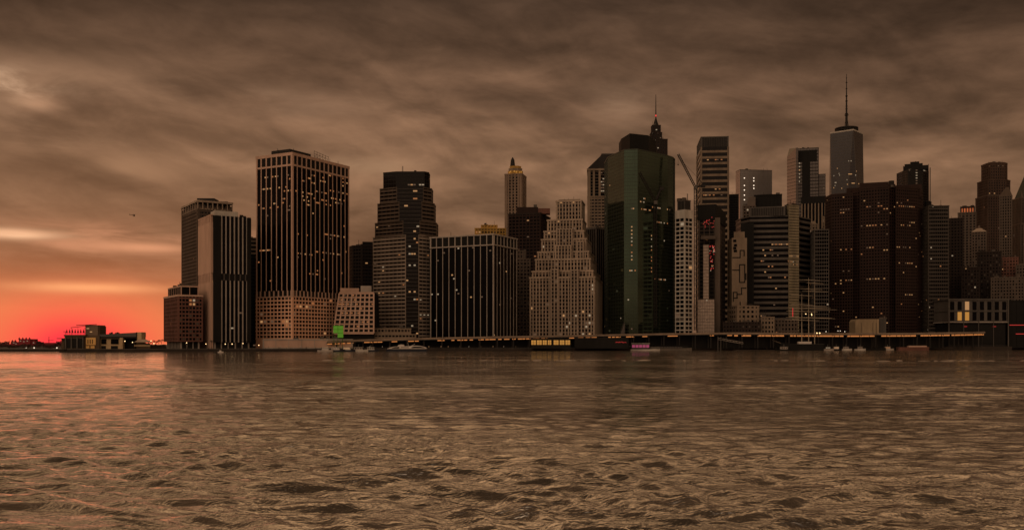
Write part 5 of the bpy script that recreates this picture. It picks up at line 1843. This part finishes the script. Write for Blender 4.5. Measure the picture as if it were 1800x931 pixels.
# --- long pier shed with yellow windows, and neighbours
D = 960
pl = front(934, 1003, D, 14, 0)
b = Bld('pier_shed', 'low shed under the elevated road with seven glowing yellow windows', pl, cat='shed', group='waterfront pavilions')
b.block(pl, GZ, Z(595.5, D), BLACK, 'wall')
b.block(outset(pl, .6), Z(595.5, D), Z(594.3, D), DARK, 'roof')
for k, w in enumerate((8, 8.5, 7, 6, 8.5, 8, 8)):
    px = (938, 948, 957.5, 966, 977.5, 988, 998)[k]
    o = b.window(px, 601.5, D - 0.1, w * D / F, 4.4, LITY, ang=0)
for k in range(3):
    px = (938, 948, 957.5, 966, 977.5, 988, 998)
for px in (938, 948, 957.5, 966, 977.5, 988, 998):
    x_, _ = P(px, D - .4); b.mb('glazing_bar', BLACK).box((x_, D - .4, Z(605.4, D)), (.25, .2, 4.4)); b.mb('glazing_bar', BLACK).box((x_, D - .4, Z(602, D)), (4.4, .2, .25))
b.done()
D = 985
pl = front(1010, 1105, D, 12, 0)
b = Bld('pier_shed', 'dark low shed with a small red neon squiggle under the elevated road', pl, cat='shed', group='waterfront pavilions')
b.block(pl, GZ, Z(594, D), BLACK, 'wall')
b.block(outset(pl, .5), Z(594, D), Z(593, D), DARK, 'roof')
m = b.mb('neon_sign', LITRED)
r = random.Random(2)
x_ = 1082
while x_ < 1101:
    a, c = P(x_, D - .6), P(x_ + r.uniform(.6, 1.6), D - .6)
    m.tube((*a, Z(601 + r.uniform(-.9, .9), D)), (*c, Z(601 + r.uniform(-.9, .9), D)), .16, n=4)
    x_ += 1.0
b.done()
# promenade bollards/rail posts
rail = thing('railing', 'dark promenade railing along the sea wall edge', 'railing', (*shore_pt(900, 2), GZ))
m = MB()
for px in np.arange(300, 1660, 3.4):
    x_, y_ = shore_pt(px, 1.5); m.box((x_, y_, GZ + .0), (.1, .1, 1.1))
part(m, 'post', GREY, rail)
m = MB()
for px in range(300, 1650, 30):
    a = Vector((*shore_pt(px, 1.5), GZ + 1.1)); c = Vector((*shore_pt(px + 30, 1.5), GZ + 1.1)); m.tube(a, c, .06, n=4)
part(m, 'handrail', GREY, rail)

# --- boats
def hull(m, x0, x1, y, w, z0, z1, bow=1, sheer=0.4, taper=0.25):
    """boat hull from x0 to x1 with a pointed bow at the x1 (bow=1) or x0 end"""
    n = 12
    rings = []
    for k in range(n + 1):
        f = k / n
        s_ = f if bow > 0 else 1 - f
        ww = w * (min(1, (1 - s_) / taper) ** 0.6 if s_ > 1 - taper else 1) * 0.5
        ww = max(ww, .05)
        zt_ = z1 + sheer * max(0, (s_ - .55) / .45) ** 2
        xx = x0 + (x1 - x0) * f
        rings.append([(xx, y - ww, zt_), (xx, y - ww * .75, z0), (xx, y + ww * .75, z0), (xx, y + ww, zt_)])
    k0 = len(m.v)
    for rg_ in rings: m.v += rg_
    for k in range(n):
        for i in range(4):
            j = (i + 1) % 4
            m.f.append((k0 + 4 * k + i, k0 + 4 * k + j, k0 + 4 * k + 4 + j, k0 + 4 * k + 4 + i)); m.mi.append(0)
    m.f.append((k0, k0 + 3, k0 + 2, k0 + 1)); m.mi.append(0)
    e_ = k0 + 4 * n
    m.f.append((e_, e_ + 1, e_ + 2, e_ + 3)); m.mi.append(0)

r = random.Random(21)
for k in range(46):
    px = 300 + 1340 * (k + r.uniform(-.4, .4)) / 45
    x_, y_ = shore_pt(px, -3.0 - r.uniform(0, 4))
    m = MB(); hp = r.uniform(2.2, 4.2); m.tube((0, 0, -4), (0, 0, hp), .34, .30, 7); m.tube((0, 0, hp), (0, 0, hp + .25), .36, .1, 7)
    o = bpy.data.objects.new('mooring_pile', m.mesh('mooring_pile', WOOD)); COL.objects.link(o); o.location = (x_, y_, 0)
    tag(o, 'dark timber mooring pile standing in the water along the sea wall', 'pile', 'mooring piles along the sea wall')
for k in range(60):
    px = 470 + 1180 * (k + r.uniform(-.45, .45)) / 59
    x_, y_ = shore_pt(px, 1.0)
    t = thing('light_post', 'low light post with small pale lamp on the quay edge', 'light post', (x_, y_, GZ), 'light posts on the quay edge')
    m = MB(); m.tube((x_, y_, GZ), (x_, y_, GZ + 1.6), .09); part(m, 'post', DARK, t)
    m = MB(); m.box((x_, y_, GZ + 1.6), (.55, .4, .5)); part(m, 'lamp_head', LIT[r.choice((0, 2, 3, 3, 3))], t)
for (px, w_, lab) in ((600, 46, 'dark floating dock beneath the green screen boats'), (800, 60, 'dark floating dock before the black box tower'), (1330, 40, 'dark floating dock between gangway and square-rigged ship'), (1490, 50, 'dark floating dock among the boats before the pale hall')):
    x_, y_ = shore_pt(px, -9)
    t = thing('floating_dock', lab, 'dock', (x_, y_, 0), 'floating docks')
    m = MB(); m.box((x_, y_, -.8), (w_, 6, 1.5)); part(m, 'deck', WOOD, t)
    for k in range(5):
        m = MB(); m.tube((x_ - w_ / 2 + w_ * k / 4, y_ - 3.2, -3), (x_ - w_ / 2 + w_ * k / 4, y_ - 3.2, 3.4), .25); part(m, 'pile', WOOD, t)
# streamlined ferry
D = 905
x0, x1 = P(679, D)[0], P(751, D)[0]
t = thing('ferry', 'white streamlined catamaran ferry moored below the banded stepped tower', 'ferry', ((x0 + x1) / 2, D, 0), 'boats along the quay')
NAVY = mat('navy_hull', (0.012, 0.014, 0.022), rough=.4)
m = MB(); hull(m, x0, x1, D, 9, -.8, 1.9, bow=-1, sheer=.9, taper=.3); part(m, 'hull', NAVY, t)
W_ = x1 - x0
def prof_body(m, pts_, y0, y1):
    k = len(m.v); n = len(pts_)
    m.v += [(x, y0, z) for x, z in pts_] + [(x, y1, z) for x, z in pts_]
    m.f.append(tuple(k + i for i in range(n))); m.mi.append(0); m.f.append(tuple(k + n + i for i in reversed(range(n)))); m.mi.append(0)
    for i in range(n):
        j = (i + 1) % n
        m.f.append((k + j, k + i, k + n + i, k + n + j)); m.mi.append(0)
m = MB()
sx = lambda f: x0 + W_ * f
prof_body(m, [(sx(.02), 2.4), (sx(.99), 2.4), (sx(.985), 3.2), (sx(.93), 4.3), (sx(.82), 5.2), (sx(.66), 5.5), (sx(.58), 4.9), (sx(.36), 4.7), (sx(.22), 4.6), (sx(.12), 3.8)], D - 4, D + 4)
part(m, 'superstructure', WHITE, t)
m = MB(); prof_body(m, [(sx(.62), 3.1), (sx(.96), 3.1), (sx(.93), 3.8), (sx(.84), 4.5), (sx(.70), 4.6), (sx(.63), 4.0)], D - 4.12, D - 3.9); part(m, 'window', GLASS, t)
m = MB(); prof_body(m, [(sx(.14), 2.9), (sx(.33), 2.9), (sx(.33), 4.2), (sx(.22), 4.1), (sx(.16), 3.5)], D - 4.12, D - 3.9); part(m, 'window', GLASS, t)
m = MB(); prof_body(m, [(sx(.37), 3.2), (sx(.56), 3.2), (sx(.56), 4.2), (sx(.37), 4.2)], D - 4.12, D - 3.9); part(m, 'window', LIT[3], t)
m = MB(); prof_body(m, [(sx(.28), 4.7), (sx(.44), 4.8), (sx(.43), 6.3), (sx(.36), 6.5), (sx(.30), 5.9)], D - 2.4, D + 2.4); part(m, 'wheelhouse', WHITE, t)
m = MB(); m.tube((sx(.55), D, 4.9), (sx(.52), D, 8.2), .12); m.tube((sx(.60), D, 5.0), (sx(.70), D, 7.0), .16); part(m, 'mast', WHITE, t)

# pink-lit boat
D = 1000
x0, x1 = P(1108, D)[0], P(1160, D)[0]
t = thing('party_boat', 'small boat with glowing pink cabin moored before the green glass tower', 'boat', ((x0 + x1) / 2, D, 0), 'boats along the quay')
m = MB(); hull(m, x0, x1, D, 6, -.7, 1.6, sheer=.8); part(m, 'hull', OFFW, t)
xa, xb = P(1110, D)[0], P(1141, D)[0]
m = MB(); m.box(((xa + xb) / 2, D, 2.6), (xb - xa, 4.4, 4.6)); part(m, 'cabin', GREY, t)
for k in range(5):
    m = MB(); w_ = (xb - xa) / 5; m.box((xa + w_ * (k + .5), D - 2.3, 3.2), (w_ * .8, .2, 2.8)); part(m, 'window', LITPINK, t)
m = MB(); m.box(((xa + xb) / 2, D, 7.2), (xb - xa + 1, 5, .4)); part(m, 'roof', OFFW, t)
m = MB(); m.box((xb + 5.5, D, 1.8), (9, 4, 2.2)); part(m, 'deckhouse', GREY, t)
# long barge
x0, x1 = P(1146, 1006)[0], P(1218, 1006)[0]
t = thing('barge', 'long low grey barge moored between the pink-lit boat and the gangway', 'barge', ((x0 + x1) / 2, 1006, 0), 'boats along the quay')
m = MB(); hull(m, x0, x1, 1012, 9, -.6, 2.4, sheer=.6, taper=.15); part(m, 'hull', mat('barge_grey', (0.13, 0.11, 0.09)), t)
m = MB(); m.box(((x0 + x1) / 2, 1012, 2.4), ((x1 - x0) * .8, 6, 2.6)); part(m, 'deckhouse', BLACK, t)
for k in range(9):
    m = MB(); m.box((x0 + (x1 - x0) * (.2 + .066 * k), 1008.9, 3.0), (1.6, .2, .5)); part(m, 'window', LIT[3], t)
# gangway
x0, y0 = P(1262, 1010); x1, _ = P(1306, 1010)
t = thing('gangway', 'pale sloping truss gangway down to a floating dock', 'gangway', (x0, y0, 0))
m = MB()
za, zb_ = Z(596, 1010), Z(604, 1010)
for dz_ in (0, 1.6):
    for dy_ in (0, 2): m.tube((x0, y0 + dy_, za + dz_), (x1, y0 + dy_, zb_ + dz_), .16, n=4)
for k in range(9):
    f = k / 8
    m.tube((x0 + (x1 - x0) * f, y0, za + (zb_ - za) * f), (x0 + (x1 - x0) * f, y0, za + (zb_ - za) * f + 1.6), .1, n=4)
part(m, 'truss', CONC, t)
m = MB(); m.box((x1, y0 + 1, -.6), (16, 8, 1.6)); part(m, 'float', WOOD, t)
m = MB(); m.tube((x0, y0, -3), (x0, y0, za + 3), .4); m.tube((x0 + 3, y0, -3), (x0 + 3, y0, za + 2.4), .4); part(m, 'pile', GREY, t)

# square-rigged ship
D = 1040
def tall_ship():
    x0, x1 = P(1372, D)[0], P(1446, D)[0]
    t = thing('sailing_ship', 'three-masted square-rigged ship with bare pale yards at the pier', 'ship', ((x0 + x1) / 2, D, 0), 'boats along the quay')
    m = MB(); hull(m, x0, x1, D, 10, -1.5, 7.0, bow=-1, sheer=1.6, taper=.3); hl_ = part(m, 'hull', BLACK, t)
    m = MB(); hull(m, x0 + 1, x1 + .2, D, 10.3, 6.2, 6.8, bow=-1, sheer=1.6, taper=.3); part(m, 'rail_stripe', OFFW, t)
    m = MB(); m.box(((x0 + x1) / 2 + 3, D, 6.8), (14, 5, 2.6)); part(m, 'deckhouse', WHITE, t)
    m = MB(); m.tube((x0 + 1, D, 7.5), (x0 - 9, D, 11), .3, .15); part(m, 'bowsprit', STONE2, t)
    data = [(1409.4, 517, [(519, 1392, 1430), (547, 1384, 1439), (562.5, 1382, 1442), (535, 1391, 1428)]),
            (1421.5, 488, [(492, 1403, 1443), (508, 1399, 1446), (537.6, 1391, 1453), (541, 1387, 1463), (558, 1382, 1462)]),
            (1432, 513, [(497.7, 1417, 1447), (512, 1410, 1455), (543.5, 1390, 1467), (559, 1400, 1471)])]
    YARD = mat('varnished_yard', (0.33, 0.27, 0.20))
    for i, (px, yt, ys) in enumerate(data):
        dd = D + (i - 1) * 1.5
        x_, y_ = P(px, dd)
        m = MB(); m.tube((x_, y_, 6), (x_, y_, Z(min(yt, min(q[0] for q in ys) - 3), dd)), .55, .2, 8); ms = part(m, 'mast', YARD, t)
        for (py, a, c) in ys:
            hw = (c - a) / 2 * dd / F
            m = MB()
            m.tube((x_ - hw, y_ - 1, Z(py, dd) + .5), (x_, y_ - 1, Z(py, dd)), .16, .36, 6); m.tube((x_, y_ - 1, Z(py, dd)), (x_ + hw, y_ - 1, Z(py, dd) - .5), .36, .16, 6)
            m.tube((x_, y_ - 1.2, Z(py, dd)), (x_, y_ + .2, Z(py, dd)), .25, n=6)
            part(m, 'yard', YARD, ms)
        m = MB()
        for sx_ in (-1, 1):
            for k in range(4):
                m.tube((x_ + sx_ * (3 + 2 * k), y_, 7), (x_, y_, Z(yt + 25 + 12 * k, dd)), .06, n=3)
        part(m, 'rigging', BLACK, ms)
    for (px, py) in ((1416.5, 551.5), (1426.5, 551.5), (1426.8, 553.5), (1436, 585), (1441, 585)):
        x_, y_ = P(px, D - 3)
        m = MB(); m.ball((x_, y_, Z(py, D - 3)), .62 if py > 580 else .5); part(m, 'deck_lamp', LAMP, t)
    m = MB(); x_, y_ = P(1393.5, D + 4); m.tube((x_, y_, Z(556, D)), (x_, y_, Z(541, D)), .28, n=6); part(m, 'red_lamp', REDL, t)
tall_ship()

# small craft
def small_boat(px, D, L, lab, hm, cm, lm=None, bow=1, cab=.45, h=1.5):
    x_, y_ = P(px, D)
    t = thing('motor_boat', lab, 'boat', (x_, y_, 0), 'boats along the quay')
    m = MB(); hull(m, x_ - L / 2, x_ + L / 2, y_, L * .28, -.5, h, bow=bow, sheer=.6); part(m, 'hull', hm, t)
    m = MB(); m.frustum([(x_ - L * cab / 2, y_ - L * .09), (x_ + L * cab / 2, y_ - L * .09), (x_ + L * cab / 2, y_ + L * .09), (x_ - L * cab / 2, y_ + L * .09)], h,
                        [(x_ - L * cab / 2.3, y_ - L * .08), (x_ + L * cab / 2.6, y_ - L * .08), (x_ + L * cab / 2.6, y_ + L * .08), (x_ - L * cab / 2.3, y_ + L * .08)], h + 2.3); c = part(m, 'cabin', cm, t)
    for k in range(3):
        m = MB(); m.box((x_ + L * cab * (k - 1) * .28, y_ - L * .092, h + .9), (L * cab * .2, .12, .9)); part(m, 'window', lm or GLASS, c)
    m = MB(); m.box((x_, y_, h + 2.3), (L * cab * 1.1, L * .2, .2)); part(m, 'roof', cm, c)
    m = MB(); m.tube((x_, y_, h + 2.4), (x_, y_, h + 5), .07); part(m, 'mast', OFFW, t)
for a in ((572, 880, 14, 'white excursion boat at the dock nearest the green screen', CONC, OFFW, LIT[3]), (590, 884, 17, 'two-tone ferry boat docked beneath the green screen', NAVY, WHITE, LIT[3]),
          (610, 886, 15, 'dark ferry boat with pale cabin under the leaning-faced block', NAVY, WHITE, LIT[0]), (630, 890, 18, 'pale workboat docked before the leaning-faced block', OFFW, CONC, None),
          (652, 894, 15, 'dark ferry boat just ahead of the streamlined catamaran', NAVY, OFFW, None), (1378, 1052 - 20, 18, 'dark tug nosing the bow of the square-rigged ship', BLACK, CONC, None),
          (1455, 1038, 13, 'white launch beyond the stern of the square-rigged ship', CONC, GREY, LIT[2]), (1470, 1042, 12, 'small dark launch among the boats after the ship', BLACK, WHITE, LIT[0]),
          (1487, 1046, 13, 'white cabin cruiser midway between ship and pale hall', OFFW, CONC, None), (1512, 1055, 12, 'white motor boat below the pale rounded hall', OFFW, CONC, None),
          (1560, 1065, 14, 'pale ketch-like launch beside the brick-red barge', CONC, CONC, LIT[1])):
    small_boat(*a)
x0, x1 = P(1580, 1072)[0], P(1636, 1072)[0]
t = thing('barge', 'brick-red low barge moored left of the framed pier pavilion', 'barge', ((x0 + x1) / 2, 1072, 0), 'boats along the quay')
m = MB(); hull(m, x0, x1, 1076, 8, -.6, 3.4, sheer=.3, taper=.1); part(m, 'hull', REDBR, t)
m = MB(); m.box(((x0 + x1) / 2 + 4, 1076, 3.4), (20, 5, 1.6)); part(m, 'deckhouse', CONC_PINK, t)
# two masts of small schooner before the pale hall
x_, y_ = P(1538, 1058)
t = thing('schooner', 'small schooner with two thin bare masts before the pale rounded hall', 'boat', (x_, y_, 0), 'boats along the quay')
m = MB(); hull(m, x_ - 12, x_ + 12, y_, 5, -.6, 2, sheer=.9); part(m, 'hull', BLACK, t)
for px, yt in ((1535, 563), (1541, 556), (1559, 562)):
    if px < 1550:
        a_ = P(px, 1058); m = MB(); m.tube((*a_, 1.5), (*a_, Z(yt, 1058)), .18, .1); part(m, 'mast', WOOD, t)
m = MB(); m.tube((x_ - 6, y_, 4), (x_ + 4, y_, 4.2), .12); part(m, 'boom', WOOD, t)
# small buoy-like boat on the open water near the left
x_, y_ = P(388, 770)
t = thing('dinghy', 'tiny white boat alone on the water before the finned tower', 'boat', (x_, y_, 0))
m = MB(); hull(m, x_ - 2.2, x_ + 2.2, y_, 1.6, -.2, .8, sheer=.3); part(m, 'hull', WHITE, t)
m = MB(); m.box((x_ - .3, y_, .8), (1.4, 1.1, 1.1)); part(m, 'cabin', WHITE, t)
# helicopter in the sky
D = 1300
x_, y_ = P(234, D); z_ = Z(378.5, D)
t = thing('helicopter', 'tiny dark helicopter flying in the cloudy sky over the sunset', 'helicopter', (x_, y_, z_))
m = MB(); m.ball((x_ + 1.4, y_, z_), 1.25, 10, 6, .8); m.tube((x_ + .6, y_, z_ + .2), (x_ - 4.6, y_, z_ + .7), .5, .15); part(m, 'fuselage', BLACK, t)
m = MB(); m.box((x_ - 4.5, y_, z_ + .4), (.7, .15, 1.5)); part(m, 'tail_fin', BLACK, t)
m = MB(); m.box((x_ + .9, y_, z_ + 1.45), (8.2, .35, .08)); m.box((x_ + .9, y_, z_ + 1.45 - .1), (.35, 8.2, .07)); m.tube((x_ + .9, y_, z_ + .8), (x_ + .9, y_, z_ + 1.5), .12); part(m, 'rotor', BLACK, t)
m = MB(); m.tube((x_ - .6, y_ - .8, z_ - 1.4), (x_ + 2.6, y_ - .8, z_ - 1.4), .07); m.tube((x_ - .6, y_ + .8, z_ - 1.4), (x_ + 2.6, y_ + .8, z_ - 1.4), .07)
m.tube((x_ + .3, y_, z_ - .5), (x_ + .3, y_ - .8, z_ - 1.4), .06); m.tube((x_ + 1.9, y_, z_ - .5), (x_ + 1.9, y_ + .8, z_ - 1.4), .06); part(m, 'skid', BLACK, t)
bpy.context.view_layer.update()
